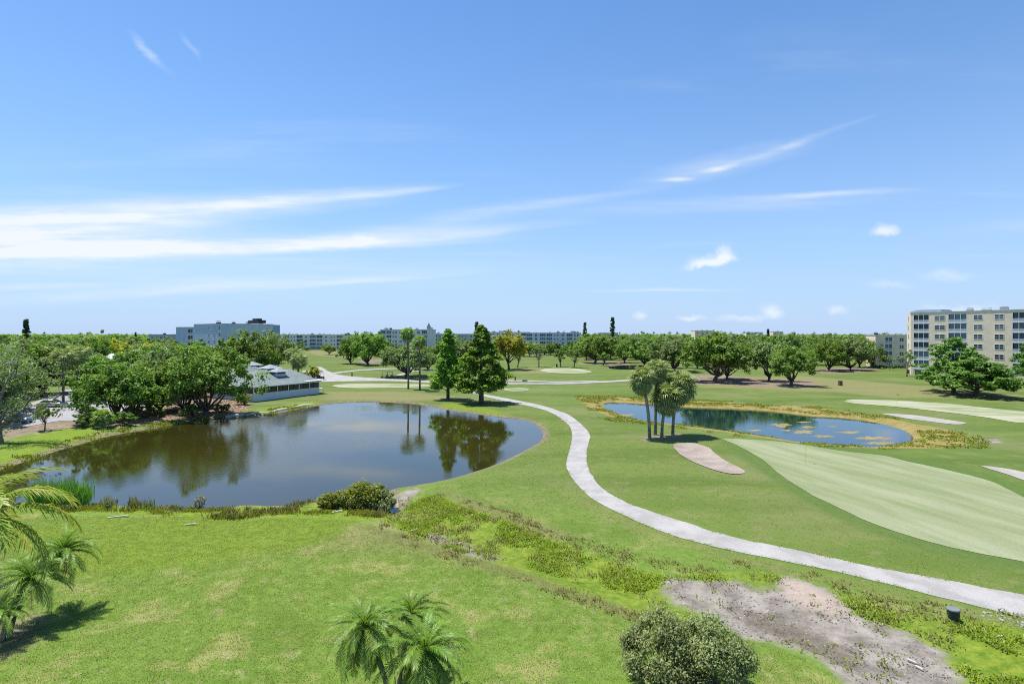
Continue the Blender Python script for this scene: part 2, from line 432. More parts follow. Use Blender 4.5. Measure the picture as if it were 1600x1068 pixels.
M['roofflat'] = plain('flat roof', (.50, .50, .48), .8, .1, .5)
M['roofblue'] = plain('slate blue metal', (.10, .16, .20), .5, .1, .5)
M['dark'] = plain('dark metal', (.035, .037, .04), .5, .2, 3)
M['rubber'] = plain('rubber', (.02, .02, .02), .8, .2, 3)
M['steel'] = plain('grey steel', (.35, .36, .37), .4, .1, 3, metal=.6)
M['greenbox'] = plain('green painted metal', (.03, .06, .04), .5, .2, 3)
M['brown'] = plain('brown boards', (.16, .10, .07), .7, .2, 3)
M['yellow'] = plain('yellow cloth', (.75, .62, .03), .7, .05, 3)
M['silver'] = plain('silver car paint', (.55, .57, .60), .25, .03, 1, metal=.5, spec=.6)
M['bluecar'] = plain('blue grey car paint', (.22, .30, .36), .25, .03, 1, metal=.4, spec=.6)
M['blackcar'] = plain('dark car paint', (.03, .035, .045), .25, .03, 1, spec=.6)
M['cream'] = plain('cream body panel', (.62, .58, .48), .4, .03, 1, spec=.5)
M['redwall'] = plain('terracotta', (.36, .19, .12), .8, .1, 1)


def glass(name, c, rough=.12, c2=None):
    m, g = newmat(name); geo = g.n('ShaderNodeObjectInfo')
    col = g.mix(g.mr(geo.outputs['Random'], .35, .65), c, c2 or tuple(x*2.4+.01 for x in c))
    p = g.n('ShaderNodeBsdfPrincipled'); g.l(col, p.inputs['Base Color']); p.inputs['Roughness'].default_value = rough
    p.inputs['Specular IOR Level'].default_value = .6
    return finish(m, g, p.outputs[0])


M['glass'] = glass('window glass', (.018, .028, .038), c2=(.075, .105, .115))
M['darkglass'] = glass('dark screen', (.012, .014, .020), .35, c2=(.03, .035, .045))
M['screen'] = glass('balcony screen', (.03, .045, .06), .35, c2=(.14, .19, .23))
M['rail'] = plain('pale balcony rail', (.40, .43, .47), .6, .05, 2)


def siding():
    m, g = newmat('white siding'); t = g.n('ShaderNodeTexCoord'); s = g.n('ShaderNodeSeparateXYZ'); g.l(t.outputs['Object'], s.inputs[0])
    f = g.m('FRACT', g.m('MULTIPLY', s.outputs[2], 6.5)); n = g.noise(t.outputs['Object'], 1.5)
    col = g.mix(g.mr(n, .3, .7), (.55, .61, .67), (.62, .68, .73)); col = g.mix(g.mr(f, 0, .12, .25, 0), col, (.3, .34, .38))
    p = g.n('ShaderNodeBsdfPrincipled'); g.l(col, p.inputs['Base Color']); p.inputs['Roughness'].default_value = .6
    return finish(m, g, p.outputs[0])


def shingles():
    m, g = newmat('grey green shingles'); t = g.n('ShaderNodeTexCoord')
    n = g.noise(t.outputs['Object'], .6, 4); n2 = g.noise(g.mapping(t.outputs['Object'], sc=(2, 2, 9)), 2.5, 3)
    col = g.mix(g.mr(n, .3, .7), (.13, .165, .16), (.19, .225, .215)); col = g.mix(g.mr(n2, .35, .75, 0, .45), col, (.085, .11, .105))
    p = g.n('ShaderNodeBsdfPrincipled'); g.l(col, p.inputs['Base Color']); p.inputs['Roughness'].default_value = .85
    b = g.n('ShaderNodeBump'); b.inputs['Strength'].default_value = .5; b.inputs['Distance'].default_value = .03; g.l(n2, b.inputs['Height']); g.l(b.outputs[0], p.inputs['Normal'])
    return finish(m, g, p.outputs[0])


M['siding'] = siding(); M['shingle'] = shingles()


def ground_mat():
    m, g = newmat('ground cover'); t = g.n('ShaderNodeTexCoord'); O = t.outputs['Object']
    def att(n):
        a = g.n('ShaderNodeAttribute'); a.attribute_name = n; return a.outputs['Fac']
    sp = g.n('ShaderNodeSeparateXYZ'); g.l(O, sp.inputs[0]); Y = sp.outputs[1]
    big = g.noise(O, .055, 5, .6); mid = g.noise(O, .33, 5, .62); sm = g.noise(O, 1.9, 5, .7); fine = g.noise(O, 9, 4, .75); gr = g.noise(O, 28, 3, .8)
    mow = g.noise(g.mapping(O, rot=(0, 0, .5), sc=(.03, .16, 1)), 1.0, 4, .6)
    far = g.mr(g.m('ADD', Y, g.m('MULTIPLY', sp.outputs[0], .8)), 34, 62)
    # lawn near, fairway farther
    near = g.mix(g.mr(sm, .3, .7), (.102, .176, .022), (.156, .228, .044))
    near = g.mix(g.mr(g.noise(O, .14, 3, .6), .5, .64, 0, .55), near, (.080, .145, .018))
    near = g.mix(g.m('MULTIPLY', g.mr(mid, .50, .66), .85), near, (.250, .250, .085))
    near = g.mix(g.m('MULTIPLY', g.mr(g.noise(O, .7, 6, .72), .56, .70), .75), near, (.31, .26, .145))
    fair = g.mix(g.mr(mow, .3, .7), (.082, .128, .024), (.124, .168, .040))
    fair = g.mix(g.m('MULTIPLY', g.mr(big, .47, .68), .65), fair, (.170, .178, .075))
    fair = g.mix(g.m('MULTIPLY', g.mr(mid, .55, .72), .5), fair, (.060, .112, .018))
    fair = g.mix(g.m('MULTIPLY', g.mr(g.noise(O, .42, 6, .68), .52, .68), .55), fair, (.195, .180, .085))
    col = g.mix(far, near, fair)
    def zone(name, c1, c2, soft=.8, nz=1.6, sc=mid, amt=1.0, texture=sm):
        nonlocal col
        s = g.m('ADD', att(name), g.m('MULTIPLY', g.m('SUBTRACT', sc, .5), nz*2))
        s = g.m('ADD', s, g.m('MULTIPLY', g.m('SUBTRACT', fine, .5), nz*.8))
        f = g.m('MULTIPLY', g.mr(s, soft*.5, -soft*.5), amt)
        col = g.mix(f, col, g.mix(g.mr(texture, .3, .7), c1, c2)); return f
    zone('s_tan', (.19, .175, .078), (.25, .21, .105), 6, 4, big, .62)
    zone('s_bright', (.118, .185, .016), (.172, .235, .026), 2.5, 1.5, mid, .85)
    zone('s_collar', (.066, .115, .024), (.098, .148, .036), 1.5, .5, mid, .8)
    zone('s_rough', (.105, .120, .036), (.215, .195, .085), 1.6, 1.2, mid, .85, g.noise(O, 5, 4, .7))
    zone('s_weed', (.075, .140, .012), (.20, .245, .030), .8, .9, mid, .9)
    zone('s_bank', (.10, .085, .05), (.25, .20, .13), .6, .7, sm, .85)
    zone('s_rim', (.20, .15, .045), (.33, .245, .095), .8, 1.0, mid, .82, g.noise(O, .9, 5, .7))
    zone('s_dirt', (.15, .13, .11), (.31, .275, .24), .8, 1.1, sm, 1.0, g.noise(O, .9, 6, .7))
    zone('s_streak', (.085, .07, .05), (.16, .135, .10), 1.2, .7, sm, .75)
    zone('s_pink', (.32, .25, .20), (.42, .34, .28), .9, .9, sm, .75)
    zone('s_mulch', (.12, .085, .065), (.31, .235, .19), 2.0, 1.4, mid, .9, g.noise(O, .7, 6, .75))
    zone('s_bed', (.03, .03, .02), (.05, .045, .02), .3, .1, mid, 1.0)
    # fine grain of the turf
    gfac = g.m('ADD', g.m('MULTIPLY', g.mr(fine, .25, .75, .72, 1.28), .5), g.m('MULTIPLY', g.mr(gr, .2, .8, .72, 1.28), .5))
    cc = g.n('ShaderNodeCombineXYZ')
    for i in range(3): g.l(gfac, cc.inputs[i])
    col = g.mix(1.0, col, cc.outputs[0], 'MULTIPLY')
    p = g.n('ShaderNodeBsdfPrincipled'); g.l(col, p.inputs['Base Color']); p.inputs['Roughness'].default_value = .95; p.inputs['Specular IOR Level'].default_value = .1
    b = g.n('ShaderNodeBump'); b.inputs['Strength'].default_value = .4; b.inputs['Distance'].default_value = .08
    g.l(g.m('ADD', g.m('MULTIPLY', sm, .6), fine), b.inputs['Height']); g.l(b.outputs[0], p.inputs['Normal'])
    return finish(m, g, p.outputs[0])


M['ground'] = ground_mat()


def surf(name, c1, c2, c3=None, sc=.5, rough=.95, stretch=None, bump=.4, grain=.25, gsc=14):
    m, g = newmat(name); t = g.n('ShaderNodeTexCoord'); O = t.outputs['Object']
    V = O if stretch is None else g.mapping(O, rot=(0, 0, stretch[0]), sc=stretch[1], typ='TEXTURE')
    n = g.noise(V, sc, 6, .62, .4); n2 = g.noise(O, gsc, 4, .75); n3 = g.noise(O, sc*4, 5, .7)
    col = g.mix(g.mr(n, .34, .66), c1, c2)
    if c3: col = g.mix(g.mr(n3, .56, .75, 0, .75), col, c3)
    k = g.mr(n2, .25, .75, 1-grain, 1+grain); cc = g.n('ShaderNodeCombineXYZ')
    for i in range(3): g.l(k, cc.inputs[i])
    col = g.mix(1, col, cc.outputs[0], 'MULTIPLY')
    p = g.n('ShaderNodeBsdfPrincipled'); g.l(col, p.inputs['Base Color']); p.inputs['Roughness'].default_value = rough; p.inputs['Specular IOR Level'].default_value = .15
    b = g.n('ShaderNodeBump'); b.inputs['Strength'].default_value = bump; b.inputs['Distance'].default_value = .05
    g.l(n2, b.inputs['Height']); g.l(b.outputs[0], p.inputs['Normal'])
    return finish(m, g, p.outputs[0])


M['path'] = surf('crushed shell path', (.285, .272, .26), (.37, .355, .34), (.25, .237, .222), .45, grain=.16)
M['asphalt'] = surf('parking asphalt', (.26, .25, .26), (.33, .32, .325), (.20, .19, .19), .2, grain=.12)
M['sand'] = surf('bunker sand', (.25, .205, .17), (.335, .28, .24), (.19, .15, .125), .5, grain=.14)
M['sandwhite'] = surf('white bunker sand', (.29, .27, .24), (.37, .345, .31), None, .5, grain=.14)
M['green'] = surf('putting green turf', (.178, .212, .098), (.262, .280, .168), (.19, .215, .100), .8, stretch=(R(-74), (16, 2.4, 1)), grain=.16, gsc=10, bump=.2)
M['green2'] = surf('sandy putting green turf', (.20, .235, .11), (.37, .36, .26), None, .35, stretch=(R(-20), (5, 1.5, 1)), grain=.12, bump=.2)
M['collar'] = surf('green collar turf', (.070, .122, .026), (.112, .160, .044), None, .5, grain=.25)


def water_mat(name, c1, c2, sc=.05, bd=.009):
    m, g = newmat(name); t = g.n('ShaderNodeTexCoord'); O = t.outputs['Object']
    col = g.mix(g.mr(g.noise(O, sc, 3), .35, .65), c1, c2)
    p = g.n('ShaderNodeBsdfPrincipled'); g.l(col, p.inputs['Base Color']); p.inputs['IOR'].default_value = 1.52
    p.inputs['Roughness'].default_value = .02; p.inputs['Specular Tint'].default_value = (.56, .82, 1, 1)
    big = g.noise(O, .035, 3, .5)
    rip = g.noise(g.mapping(O, rot=(0, 0, .4), sc=(1, 1.7, 1)), 2.6, 4, .6); rip2 = g.noise(O, .5, 2, .5)
    amp = g.mr(big, .44, .58, .10, 1.0)
    b = g.n('ShaderNodeBump'); b.inputs['Distance'].default_value = bd
    g.l(amp, b.inputs['Strength']); g.l(g.m('ADD', rip, g.m('MULTIPLY', rip2, .8)), b.inputs['Height']); g.l(b.outputs[0], p.inputs['Normal'])
    return finish(m, g, p.outputs[0])


M['water'] = water_mat('pond water', (.026, .026, .006), (.036, .031, .006))
M['water2'] = water_mat('clear pond water', (.004, .020, .030), (.006, .028, .022), bd=.0028)
M['algae'] = surf('floating algae', (.20, .165, .060), (.28, .22, .095), (.12, .12, .045), 1.2, grain=.2)

# ------------------------------------------------------------------ ground sheet
nr = 560
rows = np.geomspace(7, 9000, nr)
uu = np.concatenate([np.linspace(-3.5, -1.15, 50, endpoint=False), np.linspace(-1.15, 1.15, 400, endpoint=False), np.linspace(1.15, 3.5, 50)])
Yg, Ug = np.meshgrid(rows, uu, indexing='ij'); Xg = Ug*Yg
Zg = height(Xg, Yg); ncol = len(uu)
Vg = np.stack([Xg.ravel(), Yg.ravel(), Zg.ravel()], 1)
ii = (np.arange(nr-1)[:, None]*ncol+np.arange(ncol-1)[None, :]).ravel()
Fg = np.stack([ii, ii+1, ii+ncol+1, ii+ncol], 1)
gm = qmesh('ground', Vg, Fg, M['ground'], True)
ground = tag(link('ground', gm), kind='structure')


def attr(name, vals):
    a = gm.attributes.new(name, 'FLOAT', 'POINT'); a.data.foreach_set('value', np.asarray(vals, np.float32).ravel())


def zone_sdf(polys, off=0):
    x, y = Vg[:, 0], Vg[:, 1]; s = np.full(x.shape, 60.0)
    for p in polys:
        k = (x > p[:, 0].min()-20) & (x < p[:, 0].max()+20) & (y > p[:, 1].min()-20) & (y < p[:, 1].max()+20)
        if k.any(): s[k] = np.minimum(s[k], sdf(p, x[k], y[k])+off)
    return s


def F_(pts): return flat(pts)


attr('s_weed', zone_sdf([WEEDS, SHORE]))
attr('s_dirt', zone_sdf([DIRT, NOTCH, F_([(1515, 684), (1560, 684), (1566, 690), (1530, 692)]), F_([(605, 775), (645, 760), (660, 764), (630, 785), (640, 800), (618, 795)])]))
attr('s_collar', zone_sdf([F_([(1118, 683), (1140, 682.5), (1200, 684.5), (1262, 690), (1318, 700), (1390, 708.5), (1430, 717), (1500, 731), (1560, 745), (1600, 764), (1650, 785), (1760, 830), (1760, 930), (1640, 897), (1600, 887), (1526, 873), (1470, 862), (1420, 849),
                       (1350, 827), (1300, 806), (1262, 788), (1225, 762), (1190, 738), (1160, 715), (1135, 697)])]))
attr('s_streak', zone_sdf([F_([(1150, 945), (1200, 948), (1260, 968), (1320, 1000), (1360, 1035), (1350, 1050), (1290, 1020), (1210, 985), (1160, 965)])]))
attr('s_pink', zone_sdf([F_([(1222, 900), (1262, 910), (1300, 930), (1322, 952), (1300, 955), (1250, 940), (1222, 925)])]))
attr('s_rim', zone_sdf([RIM2, F_([(590, 641), (620, 636), (700, 641), (740, 648), (700, 648), (640, 634), (590, 634)])]))
attr('s_bed', np.minimum(zone_sdf([POND], .15), np.minimum(zone_sdf([POND2], 1.0), zone_sdf([POND3], .3))))
attr('s_bank', zone_sdf([POND, POND3], -1.0))
attr('s_bright', zone_sdf([F_([(0, 735), (60, 712), (150, 683), (140, 668), (90, 672), (40, 685), (0, 700), (-80, 730)]), F_([(400, 640), (440, 632), (490, 625), (500, 630), (430, 648), (395, 648)]),
                           F_([(1490, 1010), (1700, 1000), (1700, 1150), (1560, 1130), (1510, 1050)]), F_([(0, 830), (120, 810), (400, 800), (560, 812), (500, 850), (300, 880), (100, 900)]),
                           F_([(660, 640), (760, 660), (800, 668), (820, 655), (770, 640), (700, 628)])]))
attr('s_rough', zone_sdf([F_([(900, 780), (960, 812), (1010, 833), (1110, 862), (1200, 885), (1400, 930), (1600, 985), (1700, 1000), (1700, 985), (1550, 960), (1400, 925), (1200, 880), (1110, 858), (1010, 828), (940, 795)]),
                          F_([(690, 765), (730, 780), (800, 800), (900, 835), (860, 845), (790, 818), (720, 795)]), F_([(640, 828), (700, 850), (800, 880), (900, 912), (990, 942), (1060, 968), (1000, 965), (880, 925), (760, 885), (650, 850), (560, 820)])]))
attr('s_tan', zone_sdf([F_([(470, 548), (560, 545), (570, 560), (500, 556)]), F_([(505, 612), (620, 612), (700, 618), (740, 625), (640, 625), (560, 624), (505, 625)]),
                        F_([(660, 595), (790, 590), (800, 597), (700, 606)]), F_([(820, 575), (850, 577), (860, 583), (800, 583)]), F_([(1070, 585), (1290, 590), (1290, 612), (1100, 606)]),
                        F_([(600, 812), (680, 820), (800, 870), (720, 870), (600, 850), (480, 850)]), F_([(1240, 585), (1450, 605), (1600, 617), (1600, 622), (1400, 620), (1230, 606)])]))
attr('s_mulch', zone_sdf([F_([(1082, 585), (1144, 586), (1185, 591), (1270, 595), (1270, 606), (1206, 606), (1144, 602), (1086, 601)]), F_([(1278, 578), (1300, 575), (1372, 574), (1370, 580), (1316, 583), (1278, 582)]),
                          F_([(230, 612), (300, 602), (385, 602), (390, 640), (340, 650), (250, 660), (180, 668), (140, 665), (20, 682), (0, 690), (0, 668), (130, 655), (200, 645)]),
                          F_([(905, 566), (950, 564), (985, 565), (985, 568), (930, 570), (905, 569)]), F_([(560, 563), (600, 561), (605, 566), (570, 570)]), F_([(1000, 681), (1062, 677), (1062, 682), (1005, 687)]),
                          F_([(0, 990), (40, 960), (70, 975), (40, 1010), (0, 1025)])]))


# ------------------------------------------------------------------ sheets laid on the ground
def sheet(name, poly, m, lift=.02, step=None, smooth=True, jit=.0, sub=6, kind='structure'):
    B = PP(poly); B = smooth_poly(B, sub=sub) if smooth else B
    # resample evenly and roughen the edge
    L = np.linalg.norm(np.roll(B, -1, 0)-B, axis=1); tot = L.sum(); dmean = B[:, 1].mean()
    st = step or max(.35, dmean*.006)
    n = max(24, min(900, int(tot/st))); cum = np.concatenate([[0], np.cumsum(L)]); BB = np.vstack([B, B[:1]])
    q = np.linspace(0, tot, n, endpoint=False)
    E = np.stack([np.interp(q, cum, BB[:, 0]), np.interp(q, cum, BB[:, 1])], 1)
    if jit:
        T = np.roll(E, -1, 0)-np.roll(E, 1, 0); T /= np.linalg.norm(T, axis=1)[:, None]+1e-9
        k = (vnoise(q/st/2.2, q*0+.5, 5)-.5)*2*jit+(vnoise(q/st/9, q*0+3.5, 7)-.5)*2*jit
        E = E+np.stack([-T[:, 1], T[:, 0]], 1)*k[:, None]
    x0, y0 = E.min(0); x1, y1 = E.max(0)
    gs = max(st*1.6, math.sqrt((x1-x0)*(y1-y0)/14000))
    gx, gy = np.meshgrid(np.arange(x0, x1, gs), np.arange(y0, y1, gs)); gx = gx.ravel()+rng.uniform(-.2, .2, gx.size)*gs; gy = gy.ravel()
    s = sdf(E, gx, gy); k = s < -gs*.45
    pts = [Vector(p) for p in E]+[Vector(p) for p in np.stack([gx[k], gy[k]], 1)]
    ed = [(i, (i+1) % n) for i in range(n)]
    r = delaunay_2d_cdt(pts, ed, [tuple(range(n))], 1, 1e-5)
    Q = np.array([tuple(p) for p in r[0]])
    z = height(Q[:, 0], Q[:, 1])+lift+.00025*Q[:, 1]
    me = bpy.data.meshes.new(name); fill(me, np.column_stack([Q, z]), [tuple(f) for f in r[2]])
    # keep faces looking up
    me.materials.append(m)
    if len(me.polygons) and me.polygons[0].normal.z < 0: me.flip_normals()
    me.polygons.foreach_set('use_smooth', np.ones(len(me.polygons), bool))
    return tag(link(name, me), kind=kind)


def water_sheet(name, poly, m, z=WZ, buf=1.3, gs=1.0):
    x0, y0 = poly.min(0)-3; x1, y1 = poly.max(0)+3
    nx, ny = int((x1-x0)/gs)+1, int((y1-y0)/gs)+1
    X, Y = np.meshgrid(x0+np.arange(nx+1)*gs, y0+np.arange(ny+1)*gs); V = np.stack([X.ravel(), Y.ravel(), np.full(X.size, z)], 1)
    s = sdf(poly, X+gs/2, Y+gs/2)[:-1, :-1] < buf
    jj, i2 = np.nonzero(s); a = jj*(nx+1)+i2; F = np.stack([a, a+1, a+nx+2, a+nx+1], 1)
    used = np.unique(F); remap = np.zeros(len(V), int); remap[used] = np.arange(len(used))
    return tag(link(name, qmesh(name, V[used], remap[F], m, True)), kind='structure')


water_sheet('pond_water', POND, M['water']); water_sheet('pond_water', POND2, M['water2']); water_sheet('pond_water', POND3, M['water2'])
PATH_L = [(700, 603), (722, 607), (743, 616), (756, 619), (791, 627), (832, 635.5), (857, 643), (878, 655), (892, 669), (893, 690), (887, 712), (885, 727), (892, 745), (915, 770), (935, 785), (975, 805),
          (1010, 820), (1055, 837), (1110, 852), (1150, 861), (1200, 871), (1300, 891), (1350, 903), (1400, 915), (1450, 928), (1500, 940), (1551, 953), (1600, 966), (1720, 1000)]
PATH_R = [(1720, 955), (1600, 929), (1551, 920), (1501, 910), (1451, 901), (1400, 892), (1338, 880), (1275, 866), (1200, 850), (1160, 842), (1110, 829), (1080, 818), (1030, 803), (985, 787), (947, 767), (932, 752),
          (920, 732), (916, 715), (920, 690), (922, 680), (910, 664), (890, 648.5), (874, 642), (843, 632.5), (801, 624), (756, 615.5), (743, 611.5), (725, 604.5), (700, 600.5)]
sheet('cart_path', PATH_L+PATH_R, M['path'], .015, step=.4, jit=.06, sub=4)
sheet('cart_path', [(500, 573), (508, 577), (522, 583.5), (549, 588), (600, 591.5), (640, 593), (700, 597), (760, 597.5), (790, 598), (870, 598.2), (930, 596), (990, 592.6), (990, 594.6), (930, 598.2), (875, 600.2),
                    (790, 600), (720, 600), (700, 603.5), (680, 598), (600, 595.2), (527, 596), (500, 596), (484, 590), (478, 585), (500, 582), (505, 580), (492, 575)], M['path'], .02, jit=.15, sub=3)
sheet('cart_path', [(789, 593.8), (830, 594.6), (873, 595.9), (930, 594.8), (930, 596), (873, 597.4), (830, 595.9), (789, 595.2)], M['path'], .035, jit=.1, sub=3)
sheet('cart_path', [(523, 582), (562, 577.6), (611, 575.3), (645, 574.8), (645, 576), (611, 576.7), (562, 579.2), (523, 584)], M['path'], .045, jit=.1, sub=3)
sheet('cart_path', [(612, 588.6), (628, 583.5), (648, 579), (690, 577.2), (690, 578.6), (648, 580.6), (632, 585), (620, 588.8)], M['path'], .045, jit=.1, sub=3)
sheet('parking_lot', [(30, 668), (90, 658), (125, 656), (200, 646), (260, 630), (300, 611), (260, 601), (150, 603), (90, 612), (40, 632), (-60, 645), (-80, 676)], M['asphalt'], .03, jit=.1)
sheet('putting_green', [(1130, 686), (1148, 685.5), (1197, 688), (1255, 694.5), (1312, 704), (1381, 712), (1413, 720), (1485, 735.5), (1542, 750), (1571, 762), (1600, 777), (1640, 800), (1700, 840), (1700, 905), (1640, 886), (1600, 877.5), (1576, 873), (1526, 863.5), (1476, 852.5), (1426, 839),
                        (1370, 820), (1325, 800), (1284, 781), (1255, 765), (1215, 738), (1189, 716), (1150, 695)], M['green'], .018, jit=.06)
sheet('putting_green', [(1320, 626.6), (1342, 624), (1403, 625.5), (1447, 628.3), (1490, 631.5), (1556, 638.6), (1620, 646), (1640, 655), (1600, 661), (1540, 652), (1469, 643), (1425, 638), (1381, 634), (1337, 630.5)], M['green2'], .03, jit=.1)
sheet('putting_green', [(844, 579), (855, 576), (884, 575), (910, 577), (925, 580.5), (915, 583), (890, 583.6), (860, 582)], M['green2'], .03, jit=.1)
sheet('putting_green', [(785, 608), (800, 605.5), (815, 605.5), (827, 608.5), (815, 611.5), (795, 611)], M['green'], .03, jit=.1)
sheet('putting_green', [(520, 603), (540, 600), (600, 599.6), (660, 600.3), (682, 602.5), (660, 605), (600, 606), (545, 606)], M['green2'], .03, jit=.1)
sheet('sand_bunker', [(1052.5, 696), (1062.5, 692.5), (1085, 692.5), (1105, 698.7), (1117.5, 707.5), (1135, 720), (1160, 733.7), (1162, 739), (1145, 740), (1122.5, 736), (1085, 722.5), (1060, 707.5)], M['sand'], .03, jit=.06)
sheet('sand_bunker', [(1379, 646), (1429, 648.7), (1480, 655.8), (1508, 660), (1510, 661.5), (1500, 663), (1480, 662), (1425, 655), (1395, 649.5)], M['sandwhite'], .03, jit=.08)
sheet('sand_bunker', [(1534, 727.5), (1571, 732), (1600, 738), (1640, 750), (1660, 765), (1630, 762), (1600, 750), (1571, 740), (1545, 732)], M['sandwhite'], .03, jit=.06)

for ctr, rx, ry in [((1222, 664), 18, 3.2), ((1256, 674), 20, 3.2), ((1262, 667), 14, 1.8), ((1286, 681), 20, 2.5), ((1326, 675), 22, 2.4), ((1365, 684), 30, 2.6), ((1230, 672), 10, 1.5), ((1300, 666), 9, 1.1),
                    ((1372, 692), 26, 2.6), ((1255, 659), 12, 1.2), ((1180, 672), 14, 1.4), ((978, 648), 14, 1.6)]:
    pts = []
    for k in range(28):
        a = k/28*2*math.pi; rr = random.uniform(.45, 1.15); pts.append((ctr[0]+rx*rr*math.cos(a), ctr[1]+ry*rr*math.sin(a)))
    B = smooth_poly(flat(pts, WZ+.01), sub=3)
    me = bpy.data.meshes.new('algae_mat'); nB = len(B); fill(me, np.vstack([np.column_stack([B, np.full(nB, WZ+.006)]), [[*B.mean(0), WZ+.03]]]), [(i, (i+1) % nB, nB) for i in range(nB)])
    me.materials.append(M['algae'])
    if me.polygons[0].normal.z < 0: me.flip_normals()
    tag(link('algae_mat', me), 'ragged yellow algae mat floating on the right hand pond', 'algae', 'algae mats floating on the pond beside the green')


# ------------------------------------------------------------------ foliage
def unit(n, r=rng):
    d = r.normal(size=(n, 3)); return d/np.linalg.norm(d, axis=1)[:, None]


def leafquads(C, Rd, per, size, r, squash=.75, up=.55, asp=.55, power=.42):
    C = np.repeat(np.asarray(C), per, 0); Rr = np.repeat(np.asarray(Rd, float), per); n = len(C)
    d = unit(n, r); rad = Rr*r.random(n)**power
    pos = C+d*rad[:, None]*np.array([1, 1, squash])
    nrm = d*.9+np.array([0, 0, up])+r.normal(size=(n, 3))*.45; nrm /= np.linalg.norm(nrm, axis=1)[:, None]
    t = np.cross(nrm, unit(n, r)); t /= np.linalg.norm(t, axis=1)[:, None]+1e-9; b = np.cross(nrm, t)
    s = size*r.uniform(.6, 1.35, n)[:, None]
    V = np.stack([pos+t*s, pos+b*s*asp, pos-t*s, pos-b*s*asp], 1).reshape(-1, 3)
    return V, np.arange(4*n).reshape(n, 4)


def curve_pts(a, b, sag, n=5):
    a = np.asarray(a, float); b = np.asarray(b, float); t = np.linspace(0, 1, n)[:, None]
    return a*(1-t)+b*t+np.array([0, 0, 1.0])*np.sin(t*math.pi)*sag


def oak(seed, Wd=16., H=12., nc=175, per=72, leaf=.27, crown0=.20, m='oak', bark='bark', lobes=1.5):
    r = np.random.default_rng(seed); cz = H*(crown0+(1-crown0)*.42); az = H-cz
    d = unit(nc*3, r); d = d[d[:, 2] > -.55][:nc]; n = len(d)
    ph = r.uniform(0, 6.28, 4)
    az_ = np.arctan2(d[:, 1], d[:, 0])
    lob = .84+.16*np.sin(az_*3+ph[0])*lobes+.12*np.sin(az_*5+ph[1])*lobes+r.uniform(-.17, .13, n)
    rr = r.uniform(.45, 1, n)**.6*lob
    sc = np.array([Wd/2*.86, Wd/2*.86, az*.88])
    C = d*sc*rr[:, None]; C[:, 2] += cz+r.uniform(-.4, .4, n)
    Rd = Wd*r.uniform(.040, .098, n)
    V, F = leafquads(C, Rd, per, leaf, r)
    crown = qmesh('crown', V, F, M[m])
    mb = MB(); th = H*crown0*.8; r0 = Wd*.026
    lean = r.uniform(-.5, .5, 2)
    mb.tube([(0, 0, -.4), (0, 0, .15*th), (lean[0]*.4, lean[1]*.4, th*.6), (lean[0], lean[1], th)], [r0*1.5, r0*1.05, r0*.9, r0*.85], 8)
    top = np.array([lean[0], lean[1], th*.92]); idx = r.permutation(n)[:13]
    for k, i in enumerate(idx):
        b = C[i]; p = curve_pts(top-np.array([0, 0, r.uniform(0, .2)*th]), b, -.06*H*r.random(), 5); p[1:4] += r.normal(size=(3, 3))*.22
        mb.tube(p, np.array([.55, .42, .30, .19, .08])*r0, 6)
        j = idx[(k+3) % len(idx)]
        mb.tube([p[2], p[2]*.4+C[j]*.6+r.normal(size=3)*.3, C[j]], np.array([.25, .16, .06])*r0, 5)
    return crown, mb.mesh('trunk', M[bark], smooth=True), Wd, H


def cypress(seed, Wd=9., H=15., nc=300, per=80, leaf=.20, z0=.19, m='cyp', waist=0.0):
    r = np.random.default_rng(seed); t = r.random(nc)**1.25; z = z0*H+t*(1-z0)*H*.985
    prof = np.interp(t, [0, .10, .28, .45, .62, .8, .92, 1], [.80, 1, .93, .80-waist, .58-waist, .40-waist*.3, .22, .03]); prof = prof*(1+.09*np.sin(t*23+seed))
    a = r.uniform(0, 6.283, nc); lob = 1+.10*np.sin(a*5+t*9)+r.uniform(-.12, .12, nc); q_ = r.uniform(.12, 1, nc)**.5; rad = Wd/2*.86*prof*q_*lob
    C = np.stack([np.cos(a)*rad, np.sin(a)*rad, z-.12*rad+(t < .1)*.5*(1-q_)*2], 1); Rd = (.42+.62*(1-t))*r.uniform(.7, 1.15, nc)*Wd/9
    V, F = leafquads(C, Rd, per, leaf, r, .66, .75)
    mb = MB(); r0 = .34
    mb.tube([(0, 0, -.4), (0, 0, .4), (0, 0, H*.2), (.05, 0, H*.5), (0, 0, H*.9)], [r0*1.9, r0*1.15, r0, r0*.5, .04], 8)
    for i in r.permutation(nc)[:26]:
        mb.tube(curve_pts((0, 0, max(.6, C[i][2]-rad[i]*.35)), C[i], .2, 4), [.10, .07, .05, .02], 5)
    return qmesh('crown', V, F, M[m]), mb.mesh('trunk', M['bark'], smooth=True), Wd, H


